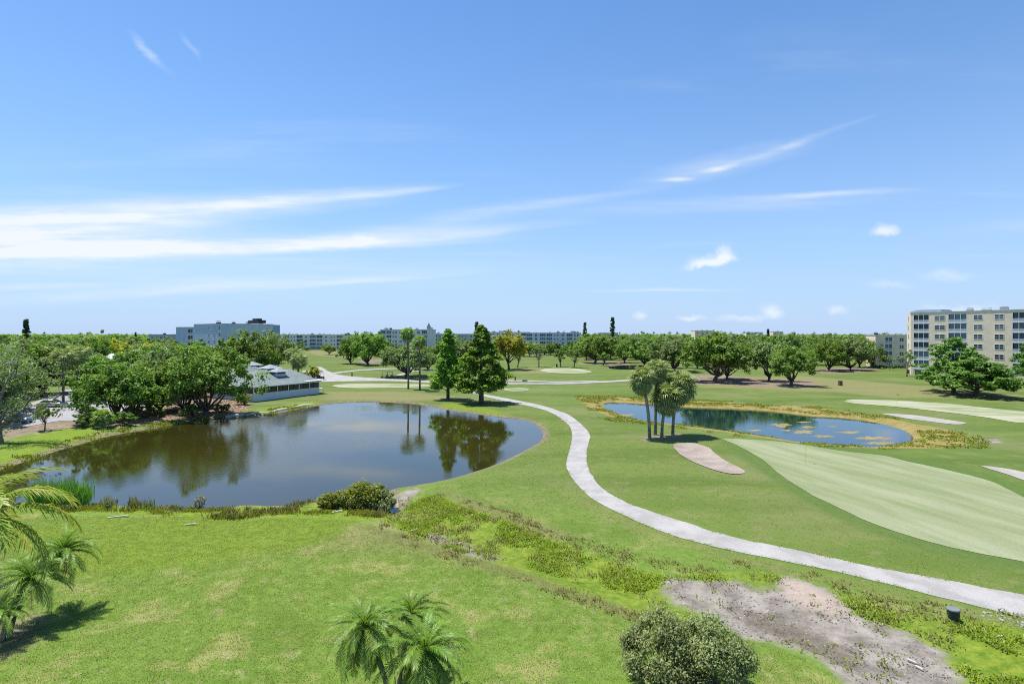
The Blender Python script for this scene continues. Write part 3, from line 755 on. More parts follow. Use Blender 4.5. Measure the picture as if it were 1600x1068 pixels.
def layered(seed, Wd=15., H=13., nc=210, per=75, leaf=.26, m='ficus', z0=.22):
    r = np.random.default_rng(seed); C = []
    nl = 13
    for k in range(nl):
        t = k/(nl-1); z = H*(z0+(.94-z0)*t); Rk = Wd/2*.88*(1-t**2.2*.80)*(.80 if k == 0 else 1)
        for _ in range(int(nc/nl*(1.35-t*.8))):
            a = r.uniform(0, 6.283); q = Rk*r.uniform(.2, 1)**.55*(1+.15*math.sin(a*3+k))
            C.append((math.cos(a)*q, math.sin(a)*q, z+r.uniform(-.6, .6)-.07*q))
    C = np.array(C); Rd = r.uniform(.6, 1.15, len(C))*Wd/15
    V, F = leafquads(C, Rd, per, leaf, r, .5, .8)
    mb = MB(); r0 = .36
    mb.tube([(0, 0, -.4), (0, 0, .5), (.1, 0, H*.25), (0, .1, H*.6), (0, 0, H*.9)], [r0*1.7, r0*1.1, r0, r0*.6, .06], 8)
    for i in r.permutation(len(C))[:26]:
        q = math.hypot(C[i][0], C[i][1]); mb.tube(curve_pts((0, 0, max(.8, C[i][2]-q*.30)), C[i], .1, 4), [.14, .1, .07, .03], 5)
    return qmesh('crown', V, F, M[m]), mb.mesh('trunk', M['bark'], smooth=True), Wd, H


def conif(seed, Wd=3., H=14., m='pine', bare=.3, nc=120, per=34, leaf=.26, column=False):
    r = np.random.default_rng(seed); t = r.random(nc); z = H*(bare+(1-bare)*t)
    prof = (.55+.45*np.sin(t*math.pi)) if column else (1-t*.85)
    a = r.uniform(0, 6.283, nc); q = Wd/2*prof*r.random(nc)**.5*.8
    C = np.stack([np.cos(a)*q, np.sin(a)*q, z], 1)
    V, F = leafquads(C, np.full(nc, Wd*.13), per, leaf, r, .5, .4)
    mb = MB(); mb.tube([(0, 0, -.4), (0, 0, H*.5), (0, 0, H*.97)], [.25, .16, .04], 6)
    return qmesh('crown', V, F, M[m]), mb.mesh('trunk', M['bark'], smooth=True), Wd, H


PROTO = {
    'oak': [oak(s, crown0=c) for s, c in ((1, .17), (2, .10), (3, .16), (4, .08), (5, .14))],
    'oakgrey': [oak(s, m='oakgrey', crown0=.11) for s in (21, 22, 23)],
    'shaggy': [oak(s, crown0=.06, nc=200) for s in (111, 112, 113)],
    'oakyel': [oak(31, Wd=14, H=14, m='oakyel', crown0=.25)],
    'far': [oak(s, nc=60, per=42, leaf=.52) for s in (41, 42, 43, 44, 45)]+[oak(s, nc=60, per=42, leaf=.52, m='oakgrey') for s in (46, 47)]+[oak(48, nc=55, per=42, leaf=.5, m='oakyel')],
    'sparse': [oak(51, Wd=8, H=9, nc=24, per=45, leaf=.24, crown0=.45, m='oakgrey', bark='barkgrey')],
    'young': [oak(s, Wd=9, H=9, nc=45, per=80, leaf=.22, crown0=.36) for s in (61, 62)],
    'cypress': [cypress(71), cypress(72, waist=.16)],
    'layered': [layered(81), layered(82, Wd=15, H=9, z0=.30)],
    'conif': [conif(91), conif(92, column=True, bare=.45)],
    'bushy': [oak(s, Wd=6, H=4.5, nc=50, per=90, leaf=.16, crown0=.05, m=mm) for s, mm in ((101, 'oak'), (102, 'marsh'), (103, 'oakyel'))],
}
NAMES = {'oak': 'oak_tree', 'shaggy': 'oak_tree', 'oakgrey': 'oak_tree', 'oakyel': 'yellowing_tree', 'far': 'broadleaf_tree', 'sparse': 'pine_tree', 'young': 'young_tree', 'cypress': 'cypress_tree',
         'layered': 'spreading_tree', 'conif': 'norfolk_pine', 'bushy': 'shrub'}


def place_tree(kind, x, y, h, w, label, group=None, var=None, rz=None, cat='tree', name=None):
    pr = PROTO[kind]; c, t, W0, H0 = pr[(var if var is not None else random.randrange(len(pr))) % len(pr)]
    o = thing(name or NAMES[kind], label, cat, (x, y, hh(x, y)), random.uniform(0, 6.28) if rz is None else rz, group, (w/W0, w/W0, h/H0))
    link('trunk', t, o); link('crown', c, o); return o


def tree_px(kind, px, by, ty, wpx, label, group=None, var=None, D=None, name=None, cat='tree'):
    """base pixel row by, top row ty, crown width in photo pixels"""
    if D is None: x, y, z = P(px, by)
    else: y = D; x = (px-800)/FOC*D; z = hh(x, y)
    h = CAMH-(ty-HZ)*y/FOC-z; w = wpx*y/FOC*1.12
    return place_tree(kind, x, y, h, w, label, group, var, name=name, cat=cat)


TREES = [
    # kind, px, base row, top row, crown px, label, variant, D
    ('cypress', 700, 624, 512, 58, 'tall conical cypress at the pond edge, slimmer of the pair', 1, None),
    ('cypress', 752, 630, 507, 84, 'tall broad bright green cypress at the far pond corner, larger of the pair', 0, None),
    ('layered', 1490, 613, 526, 104, 'domed tree of layered foliage on the fairway before the tan apartment block', 0, None),
    ('layered', 1526, 619, 559, 112, 'lower wide tree of layered foliage beside the domed tree at right', 1, None),
    ('layered', 1622, 600, 520, 70, 'dark tree cut by the right edge of the picture', 0, None),
    ('oak', 1117, 596, 513, 112, 'largest spreading oak over the bare brown ground behind the right hand pond', 0, None),
    ('oakgrey', 1136, 592, 533, 70, 'oak whose trunk stands just behind the largest spreading oak', 0, None),
    ('oakgrey', 1201, 595, 524, 72, 'dark mossy oak between the largest oak and the round low oak', 1, None),
    ('oak', 1236, 602, 538, 82, 'round low oak standing forward at the right end of the brown ground', 2, None),
    ('oak', 1294, 579, 524, 58, 'yellowish green oak over leaf litter left of the far tan building', 3, None),
    ('oakgrey', 1329, 578, 524, 66, 'grey green oak in the middle of the cluster by the far tan building', 2, None),
    ('oak', 1343, 574, 523, 50, 'dense oak behind the grey green oak near the far tan building', 4, None),
    ('oak', 1362, 573, 527, 44, 'oak touching the left end of the far tan building', 1, None),
    ('sparse', 1417, 588, 542, 32, 'thin flat topped pine in front of the corner of the tan apartment block', 0, None),
    ('sparse', 1390, 578, 552, 14, 'very small thin tree before the far tan building', 0, None),
    ('oak', 575, 570, 512, 66, 'big round oak beyond the road fork left of the far apartments', 1, None),
    ('oak', 549, 568, 523, 50, 'leaning dark oak left of the big round oak by the road fork', 3, None),
    ('oak', 602, 566, 530, 34, 'right hand shoulder oak of the clump beyond the road fork', 2, None),
    ('oak', 655, 566, 540, 44, 'dark tree behind the slender fan palms before the off white apartments', 2, None),
    ('far', 514, 554, 538, 26, 'small lone dark tree on the far tan turf', 0, None),
    ('far', 552, 560, 548, 14, 'very small tree at the left foot of the oak clump', 1, None),
    ('oakgrey', 634, 588, 533, 92, 'open grey green oak behind the two tall fan palms', 1, None),
    ('oakgrey', 668, 578, 548, 46, 'small pale oak between the fan palms and the slim cypress', 2, None),
    ('oakgrey', 716, 574, 524, 58, 'olive green oak seen between the two cypresses', 0, None),
    ('oakyel', 795, 577, 514, 62, 'yellow orange tinged tree right of the broad cypress', 0, None),
    ('young', 809, 574, 536, 28, 'slim young tree right of the yellow tinged tree', 0, None),
    ('sparse', 842, 573, 534, 30, 'sparse greyish tree before the pale blue apartments', 0, None),
    ('young', 876, 573, 541, 26, 'small flat crowned tree behind the round practice green', 1, None),
    ('young', 897, 574, 539, 30, 'small upright tree behind the right end of the round practice green', 0, None),
    ('oak', 930, 567, 518, 66, 'dark wide oak over mulch right of the pale blue apartments', 0, None),
    ('young', 943, 571, 549, 24, 'small pale round tree in front of the dark wide oak', 1, None),
    ('oak', 976, 566, 532, 44, 'oak beside the small far pond', 2, None),
    ('young', 700, 583, 560, 20, 'tiny tree behind the slim cypress', 1, None),
    ('oak', 1010, 575, 524, 64, 'oak behind the left side of the fan palm group', 4, None),
    ('oakgrey', 1055, 580, 522, 70, 'grey green oak behind the right side of the fan palm group', 1, None),
    ('oak', 322, 648, 530, 128, 'huge dark oak on the bank left of the clubhouse', 1, None),
    ('oakgrey', 385, 606, 552, 46, 'oak overhanging the left end of the clubhouse roof', 0, None),
    ('oak', 180, 656, 560, 124, 'spreading oak on the bank beside the parking lot', 3, None),
    ('shaggy', 252, 642, 552, 110, 'oak with low foliage between the spreading bank oak and the huge dark oak', 0, None),
    ('oak', 66, 616, 536, 120, 'oak behind the bare tree over the parking lot', 2, None),
    ('oak', 385, 596, 511, 92, 'tall domed oak rising in front of the blue grey apartments', 4, None),
    ('oakgrey', 430, 585, 514, 66, 'grey green oak behind the clubhouse roof', 2, None),
    ('oak', 300, 596, 529, 90, 'bright oak below the blue grey apartments', 0, None),
    ('shaggy', 225, 600, 540, 90, 'bright oak behind the parking lot', 3, None),
    ('oakyel', 150, 585, 525, 70, 'yellow green tree in the woodland above the parking lot', 0, None),
    ('shaggy', 105, 600, 535, 80, 'mid green oak in the woodland above the silver car', 1, None),
    ('oakgrey', -6, 664, 545, 84, 'grey green oak behind the bare tree at the left edge', 1, None),
    ('shaggy', 208, 648, 560, 84, 'oak close to the water right of the spreading bank oak', 1, None),
    ('shaggy', 286, 640, 562, 90, 'low oak left of the huge dark oak with foliage near the ground', 2, None),
    ('oakgrey', 262, 622, 538, 110, 'pale green oak behind the low bank oaks', 0, None),
    ('shaggy', 150, 622, 545, 100, 'oak at the back edge of the parking lot', 0, None),
    ('shaggy', -30, 640, 532, 110, 'oak cut by the left edge behind the bare tree', 4, None),
    ('oak', 24, 620, 528, 84, 'oak across the parking lot behind the bare tree limbs', 1, None),
    ('oakgrey', 118, 612, 541, 78, 'grey green oak at the far side of the parking lot', 2, None),
    ('young', 70, 672, 628, 34, 'small green tree on the mulch at the foot of the parking lot', 0, None),
    ('bushy', 300, 652, 628, 44, 'dark low shrub at the water under the huge dark oak', 0, None),
    ('bushy', 196, 664, 640, 46, 'dark green shrub on the bank beside the palmettos', 0, None),
    ('bushy', 489, 592, 570, 26, 'low reddish green shrub at the road by the golf carts', 2, None),
    ('bushy', 380, 632, 610, 34, 'light green shrub at the left corner of the clubhouse', 1, None),
    ('bushy', 345, 645, 628, 30, 'light shrub on the bank under the huge dark oak', 1, None),
    ('bushy', 230, 652, 626, 50, 'round green shrub beside the parked dark car', 0, None),
    ('bushy', 130, 668, 645, 34, 'dark shrub at the corner of the parking lot', 0, None),
]
for kd, px, by, ty, wp, lab, var, D in TREES:
    tree_px(kd, px, by, ty, wp, lab, None, var, D, cat='shrub' if kd == 'bushy' else 'tree')
tree_px('conif', 957, 0, 496, 8, 'tall thin norfolk pine on the skyline, farther right of the two', None, 1, 420)
tree_px('conif', 914, 0, 504, 7, 'narrow norfolk pine on the skyline just right of the pale blue apartments', None, 1, 420)
tree_px('conif', 41, 0, 499, 17, 'dark norfolk pine above the woodland at far left', None, 0, 300)
tree_px('conif', 745, 0, 503, 15, 'norfolk pine peeking above the broad cypress', None, 0, 300)
tree_px('conif', 1200, 0, 514, 9, 'distant pine on the skyline above the mossy oak', None, 0, 480)
tree_px('conif', 212, 0, 519, 7, 'distant pine on the skyline left of the blue grey apartments', None, 0, 480)

# woodland: many crowns that look alike
def scatter(n, pxr, Dr, hr, wr, label, group, kinds=('far',), keep=None, seed=0, mind=5.5):
    r = random.Random(seed); placed = []; tries = 0
    while len(placed) < n and tries < n*30:
        tries += 1
        px = r.uniform(*pxr); D = math.sqrt(r.uniform(Dr[0]**2, Dr[1]**2)); x = (px-800)/FOC*D
        h = r.uniform(*hr); w = r.uniform(*wr)
        if keep:
            k = keep(px, D)
            if k is None: continue
            h = min(h, k)
            if h < 3: continue
            w = min(w, h*1.6)
        if any((x-a)**2+(D-b)**2 < mind**2 for a, b in placed): continue
        if sdf(POND, np.array([x]), np.array([D]))[0] < 3: continue
        placed.append((x, D)); place_tree(r.choice(kinds), x, D, h, w, label, group)


def left_keep(px, D):
    top = 15
    if 268 < px < 410 and D < 236: top = CAMH-(534-HZ)*D/FOC if px < 350 else CAMH-(518-HZ)*D/FOC
    if 365 < px < 475 and D < 165: return None
    if px < 300 and 88 < D < 150 and px > 20: return None
    if px > 440 and D < 480: return None
    return top


scatter(105, (-60, 470), (150, 420), (10, 14.2), (11, 18), 'rounded green tree in the dense woodland left of the clubhouse', 'woodland trees left of the clubhouse', ('oak', 'far', 'far', 'oakgrey'), left_keep, 3, 8)
scatter(16, (-170, 0), (85, 150), (9, 13), (11, 16), 'green tree of the woodland past the bare tree at far left', 'woodland trees at far left', ('oak', 'oakgrey'), None, 5, 7)


def mid_keep(px, D):
    for a, b, bd, py in ((440, 535, 470, 549), (590, 676, 385, 541), (686, 740, 480, 533), (760, 912, 400, 541)):
        if a < px < b and D < bd+6: return None if D < 330 and px > 590 and px < 912 and False else CAMH-(py-HZ)*D/FOC
    return 15


scatter(95, (430, 1010), (345, 640), (7, 15.8), (8, 18), 'far tree along the far side of the golf course', 'trees along the far side of the golf course', ('far',), mid_keep, 7, 9)
scatter(84, (960, 1400), (225, 470), (9, 16), (10, 19), 'green tree in the wood behind the spreading oaks', 'trees of the wood behind the spreading oaks', ('far', 'shaggy', 'oakgrey', 'oak', 'shaggy'),
        lambda px, D: None if (px > 1255 and D < 245) or (px > 1360 and D < 300) or (px < 1010 and D < 310) else 14.6, 9, 7)
scatter(26, (1240, 1420), (290, 560), (11, 14.6), (12, 20), 'tree in the dark wood left of the tan buildings', 'trees of the dark wood left of the tan buildings', ('far', 'oakgrey'), None, 12, 9)
scatter(14, (1620, 1900), (150, 300), (9, 14), (11, 16), 'tree beyond the right edge of the view', 'trees beyond the right edge', ('far',), None, 13, 9)
scatter(8, (592, 918), (318, 384), (6, 9.2), (9, 14), 'low rounded tree screening the foot of the far apartments', 'low trees before the far apartments', ('far', 'shaggy', 'oakgrey'), None, 21, 6)
scatter(7, (436, 540), (452, 486), (3.5, 6), (7, 11), 'small tree at the foot of the long pale apartments', 'small trees before the long pale apartments', ('far',), None, 22, 6)
scatter(26, (905, 1015), (300, 400), (11, 14.8), (12, 17), 'tree of the belt right of the pale blue apartments', 'trees right of the pale blue apartments', ('far', 'shaggy', 'oakgrey'), None, 23, 7)
scatter(9, (682, 742), (260, 340), (8, 12), (9, 14), 'olive green tree seen behind the cypresses', 'trees behind the cypresses', ('oakgrey', 'shaggy'), None, 24, 7)
rr_ = random.Random(31)
for i in range(24):
    px = (594+i*8.5 if i < 10 else 770+(i-10)*10)+rr_.uniform(-3, 3); D = rr_.uniform(340, 388); h = rr_.uniform(5.5, 9.5)
    place_tree(rr_.choice(('far', 'shaggy', 'oakgrey')), (px-800)/FOC*D, D, h, rr_.uniform(9, 14), 'low rounded tree screening the foot of the far apartments', 'low trees before the far apartments')
# far off wood to the horizon, one mass
r_ = np.random.default_rng(77); n = 5200
Df = np.exp(r_.uniform(math.log(480), math.log(3800), n)); pxf = r_.uniform(-500, 2100, n); xf = (pxf-800)/FOC*Df
ok = ~((pxf > 440) & (pxf < 912) & (Df < 520)); Df = Df[ok]; xf = xf[ok]; n = len(Df)
Rf = r_.uniform(3.2, 7.5, n); zf = r_.uniform(3, 13.4, n)+(r_.random(n) < .06)*r_.uniform(.5, 3.0, n)-Rf*.75+1.2+np.clip((Df-1500)/2300, 0, 1)*1.5
V, F = leafquads(np.stack([xf, Df, zf], 1), Rf, 16, 1.9, r_, .8)
me = qmesh('distant_woodland', V, F, M['oak']); tag(link('distant_woodland', me), 'green belt of distant woodland along the whole horizon', 'woodland', kind='stuff')


# ------------------------------------------------------------------ palms
def frond_mesh(L, a0, bend, nl, ll, lw, drop, m, seed, rr=.018):
    """arched stem along +x with leaflets on both sides"""
    r = np.random.default_rng(seed); n = 12; p = [np.zeros(3)]; ang = a0
    for i in range(n):
        t = (i+.5)/n; a = a0-bend*t**1.15; p.append(p[-1]+np.array([math.cos(a), 0, math.sin(a)])*L/n)
    p = np.array(p); mb = MB(); mb.tube(p, np.linspace(rr*1.6, rr*.3, n+1), 4)
    V = []; F = []; k = 0
    for i in range(nl):
        t = .12+.88*(i+.5)/nl; q = t*n; j = min(int(q), n-1); f = q-j; base = p[j]*(1-f)+p[j+1]*f
        tg = p[j+1]-p[j]; tg /= np.linalg.norm(tg)
        prof = math.sin(min(1, t*1.25+.12)*math.pi*.5)*(1-.55*max(0, t-.55)/.45)
        for s in (-1, 1):
            le = ll*prof*r.uniform(.85, 1.1); dr = drop*r.uniform(.7, 1.3)
            d = np.array([0, s, 0])*.82+tg*(.45+.5*t)+r.normal(size=3)*.07; up = np.cross(tg, [0, 1, 0]); up = up if up[2] > 0 else -up
            d = d+up*.28; d /= np.linalg.norm(d)
            wv_ = np.cross(d, up); wv_ = tg*.9; wv_ = wv_/np.linalg.norm(wv_)*lw*.5
            m1 = base+d*le*.5-np.array([0, 0, dr*.16*le]); m2 = base+d*le*.92-np.array([0, 0, dr*.75*le])
            V += [base-wv_*.5, base+wv_*.5, m1+wv_, m1-wv_, m2]; F += [(k, k+1, k+2, k+3), (k+3, k+2, k+4)]; k += 5
    mb.add(np.array(V), F); return mb.mesh('frond', m)


def palm(name, label, base, top, fronds, meshes, trunk_r=.09, group=None, boot=True, tilt=(-.35, 1.1), scale=1.0, dead=None, seed=0, cat='palm', bark='palmbark', ndead=0):
    r = random.Random(seed); b = np.array(base, float); t = np.array(top, float)-b
    o = thing(name, label, cat, tuple(b), 0, group); mb = MB()
    p = np.array([t*k+np.array([t[0], t[1], 0])*(-.25*math.sin(k*math.pi)) for k in np.linspace(0, 1, 9)])
    p[0][2] -= .3
    rad = np.array([trunk_r*(1.25 if i == 0 else 1)*(1+.12*(i % 2)) for i in range(9)]); mb.tube(p, rad, 8)
    for k in range(1, 40):
        q = p[0]*(1-k/40)+p[-1]*(k/40)
    mb.build('trunk', M[bark], o, True)
    for i in range(fronds):
        q = (i+.5)/fronds; az = i*2.39996+r.uniform(-.3, .3); el = tilt[1]+(tilt[0]-tilt[1])*q**.8
        c = link('frond', meshes[r.randrange(len(meshes))], o, tuple(t+np.array([0, 0, .12*(1-q)])))
        s = scale*r.uniform(.85, 1.1)*(1-.15*(q < .15)); c.scale = (s, s, s); c.rotation_euler = (r.uniform(-.25, .25), -el, az)
    for i in range(ndead):
        c = link('dead_frond', dead[r.randrange(len(dead))], o, tuple(t-np.array([0, 0, .15]))); c.rotation_euler = (r.uniform(-.4, .4), r.uniform(.6, 1.45), r.uniform(0, 6.28)); c.scale = (scale*.9,)*3
    return o


date = [frond_mesh(1.55, .35, 1.25, 46, .36, .028, .5, M['frond'], s) for s in (1, 2)]+[frond_mesh(1.5, .2, 1.6, 46, .34, .028, .7, M['frond'], s) for s in (3, 4)]
datedead = [frond_mesh(1.2, .1, .8, 26, .22, .02, 1.1, M['deadfrond'], 5)]


def palm_px(px, py, D, bpx, bD, **kw):
    top = ((px-800)/FOC*D, D, CAMH-(py-HZ)*D/FOC); bx = (bpx-800)/FOC*bD
    return palm(base=(bx, bD, hh(bx, bD)), top=top, **kw)


palm_px(570, 982, 20.5, 612, 20.2, name='date_palm', label='leaning date palm at the lower edge, leftmost crown of the clump', fronds=56, meshes=date, dead=datedead, ndead=5, seed=1, group=None, scale=1.1, tilt=(-1.0, 1.15))
palm_px(642, 962, 22.6, 622, 21.0, name='date_palm', label='date palm crown at the back of the clump by the lower edge', fronds=46, meshes=date, dead=datedead, ndead=2, seed=2, scale=1.05)
palm_px(664, 1020, 20.0, 650, 20.0, name='date_palm', label='front right date palm of the clump, cut by the lower edge', fronds=60, meshes=date, dead=datedead, ndead=4, seed=3, scale=1.2, tilt=(-.95, 1.15))
palm_px(100, 862, 29.0, 14, 26.2, name='date_palm', label='leaning date palm at lower left, crown farthest right over the lawn', fronds=40, meshes=date, dead=datedead, ndead=3, seed=4, scale=1.25)
palm_px(48, 905, 27.4, 4, 26.0, name='date_palm', label='lower leaning date palm against the left edge', fronds=38, meshes=date, dead=datedead, ndead=3, seed=5, scale=1.25)
palm_px(2, 960, 25.6, -12, 25.4, name='date_palm', label='short date palm half cut by the left edge', fronds=26, meshes=date, dead=datedead, ndead=3, seed=6, scale=.9)
queen = [frond_mesh(2.5, .45, 1.55, 44, .62, .05, .9, M['frondyel'], s, .03) for s in (11, 12, 13)]
queendead = [frond_mesh(1.9, -.1, .9, 30, .5, .045, 1.3, M['deadfrond'], s, .03) for s in (14, 15)]
palm_px(-46, 812, 14.5, -46, 14.3, name='tall_palm', label='tall palm with yellowing fronds reaching in from the left edge', fronds=26, meshes=queen, trunk_r=.17, tilt=(-.55, 1.0), dead=queendead, ndead=16, seed=8)


def fan_leaf(seed, m, L=.95, pet=1.0):
    r = np.random.default_rng(seed); mb = MB(); mb.tube([(0, 0, 0), (pet*.5, 0, .05), (pet, 0, 0)], [.03, .02, .015], 4)
    V = []; F = []; k = 0; n = 17
    for i in range(n):
        a = (i/(n-1)-.5)*R(230); c, s_ = math.cos(a), math.sin(a); le = L*(.78+.22*math.cos(a))*r.uniform(.85, 1.1)
        d = np.array([c, s_, .12*abs(s_)]); w = np.array([-s_, c, 0])*.052; b0 = np.array([pet, 0, 0])
        mid = b0+d*le*.55; tip = b0+d*le*.9-np.array([0, 0, le*.42*r.uniform(.7, 1.3)])
        V += [b0, mid+w, tip, mid-w]; F += [(k, k+1, k+2, k+3)]; k += 4
    mb.add(np.array(V), F); return mb.mesh('frond', m)


fans = [fan_leaf(s, M['frondfar']) for s in (1, 2, 3)]; fansdead = [fan_leaf(4, M['deadfrond'], .8)]
fansg = [fan_leaf(s, M['frond'], .8, .8) for s in (6, 7)]
for px, cy, bx, by, lab, sc, nf, sd in [
        (1003, 592, 1015, 684, 'left fan palm of the group of four by the bunker', 1.12, 84, 21), (1026, 578, 1024, 679, 'tallest fan palm of the group by the bunker, second from left', 1.05, 70, 22),
        (1043, 621, 1034, 683, 'lowest and nearest fan palm of the group by the bunker, with grey dead leaves', 1.28, 90, 23), (1063, 602, 1051, 679, 'right fan palm of the group of four by the bunker', 1.36, 100, 24)]:
    x, y, z = P(bx, by)
    palm_px(px, cy, y, bx, y, name='fan_palm', label=lab, fronds=nf, meshes=fans, trunk_r=.20, tilt=(-1.5, 1.4), dead=fansdead, ndead=26, seed=sd, scale=sc*1.12, bark='barkgrey')
for px, cy, by, lab, sd, sc in [(637, 521, 607.5, 'taller of the two slender fan palms behind the pond', 31, 1.55), (655, 533, 609.5, 'shorter of the two slender fan palms behind the pond', 32, 1.45)]:
    x, y, z = P(px+1, by)
    palm_px(px, cy, y, px+1, y, name='slender_palm', label=lab, fronds=34, meshes=fansg, trunk_r=.21, tilt=(-.9, 1.2), dead=fansdead, ndead=8, seed=sd, scale=sc)
for px, cy, D, lab, sd in [(458, 553, 150, 'bushy fan palm behind the right side of the clubhouse', 41), (466, 562, 146, 'lower fan palm right of the clubhouse roof', 42), (141, 532, 200, 'fan palm showing above the woodland left', 43),
                           (99, 558, 112, 'grey leaved fan palm among the woodland over the parking lot', 44), (120, 553, 116, 'fan palm with brown leaves right of the grey leaved one over the parking lot', 45)]:
    palm_px(px, cy, D, px, D, name='fan_palm', label=lab, fronds=50, meshes=fans, trunk_r=.2, tilt=(-1.2, 1.2), dead=fansdead, ndead=10, seed=sd, scale=1.5)
for px, by, lab, sd in [(138, 662, 'palmetto clump at the right edge of the parking lot', 51), (160, 668, 'dark palmetto under the spreading bank oak', 52)]:
    x, y, z = P(px, by)
    palm(name='palmetto', label=lab, base=(x, y, z), top=(x, y, z+1.3), fronds=34, meshes=fansg, trunk_r=.2, tilt=(-.4, 1.3), seed=sd, scale=1.25)


# bare tree at far left
def bare_tree(px, by, ty, label):
    x, y, z = P(px, by); r = np.random.default_rng(5); H = CAMH-(ty-HZ)*y/FOC-z
    o = thing('bare_tree', label, 'tree', (x, y, z), 0); mb = MB(); tips = []
    def grow(p, d, L, rad, dep):
        n = 5; pts = [p]
        for i in range(n):
            d = d+r.normal(size=3)*.13+np.array([0, 0, .04]); d /= np.linalg.norm(d); pts.append(pts[-1]+d*L/n)
        mb.tube(pts, np.linspace(rad, rad*.62, n+1), 7 if dep < 2 else 4)
        if dep >= 4: tips.append(pts[-1]); return
        for k in range(3 if dep < 3 else 2):
            j = 2+k if dep else 3+k % 3; q = pts[min(j, n)]; a = unit(1, r)[0]; nd = d*.75+a*.75; nd /= np.linalg.norm(nd)
            grow(q, nd, L*r.uniform(.58, .82), rad*.55, dep+1)
    grow(np.array([0, 0, -.3]), np.array([.05, 0, 1.0]), H*.42, .34, 0)
    for q, L in (((2.9, -1, 4.2), .20), ((7.6, .5, 9.0), .17), ((6.2, -1.5, 7.0), .15), ((5.0, 1, 11.0), .14), ((3.5, -1, 12.4), .13), ((8.4, -1, 6.2), .12)):
        pts = curve_pts((0, 0, H*.15), q, -.5, 7)+r.normal(size=(7, 3))*.12; mb.tube(pts, np.linspace(L, L*.3, 7), 6)
        for k in range(16):
            i = r.integers(2, 7); e = pts[i]+unit(1, r)[0]*np.array([2.0, 2.0, 1.6]); mb.tube([pts[i], (pts[i]+e)/2+r.normal(size=3)*.15, e], [L*.3, L*.18, .01], 4); tips.append(e)
    mb.build('trunk', M['barkgrey'], o, True)
    T = np.array(tips); T = T[r.random(len(T)) < .55]
    V, F = leafquads(T, np.full(len(T), .9), 34, .14, r); link('crown', qmesh('crown', V, F, M['oakgrey']), o)


bare_tree(2, 690, 518, 'mostly bare grey tree with long crooked limbs at the far left edge')


# shrubs at the lower edge
def shrub(px, py_top, D, wpx, label, m='bush', leaf=.055, nc=95, per=210, seed=0, depth=1.0, H=None):
    r = np.random.default_rng(seed); x = (px-800)/FOC*D; z = hh(x, D); H = H or CAMH-(py_top-HZ)*D/FOC-z; Wd = wpx*D/FOC
    o = thing('shrub', label, 'shrub', (x, D, z), 0)
    d = unit(nc*2, r); d = d[d[:, 2] > -.25][:nc]; C = d*np.array([Wd/2*.84, Wd/2*.84*depth, H*.55])*(r.uniform(.5, 1, len(d))**.5)[:, None]; C[:, 2] += H*.45
    C[:, 2] *= 1+.10*np.sin(C[:, 0]*3+seed)
    V, F = leafquads(C, r.uniform(.22, .42, len(C))*Wd/2.6, per, leaf, r, .9, .3, .5, .6)
    link('foliage', qmesh('foliage', V, F, M[m]), o)
    mb = MB()
    for i in r.permutation(len(C))[:24]:
        e = C[i]*1.02; e = e+np.array([0, 0, .25]); mb.tube([(r.uniform(-.2, .2), r.uniform(-.2, .2), -.1), e*.5+r.normal(size=3)*.08, e], [.035, .02, .006], 4)
    mb.build('stem', M['barkgrey'], o, True); return o


shrub(1034, 964, 22.6, 138, 'tall round shrub at the lower edge, left one of the pair', seed=1)
shrub(1112, 974, 22.2, 142, 'tall round shrub at the lower edge, right one of the pair', seed=2)
shrub(568, 762, 47.0, 88, 'wide yellow green shrub at the near pond corner by the inlet', 'marsh', .10, 80, 130, 3, .7, 2.0)
shrub(600, 760, 46.5, 42, 'darker rounded shrub at the right side of the near pond corner', 'bush', .08, 50, 120, 4, 1, 1.9)
shrub(520, 780, 46.5, 52, 'low shrub left of the wide yellow green one on the shore', 'marsh', .10, 50, 100, 5, .7, 1.1)
shrub(312, 790, 46.3, 22, 'thin dry plant standing alone at the near shore', 'dryweed', .06, 16, 20, 6, 1, 1.3)
shrub(170, 795, 45.5, 10, 'single pale agave like tuft at the water edge', 'reed', .07, 12, 20, 7, 1, .7)


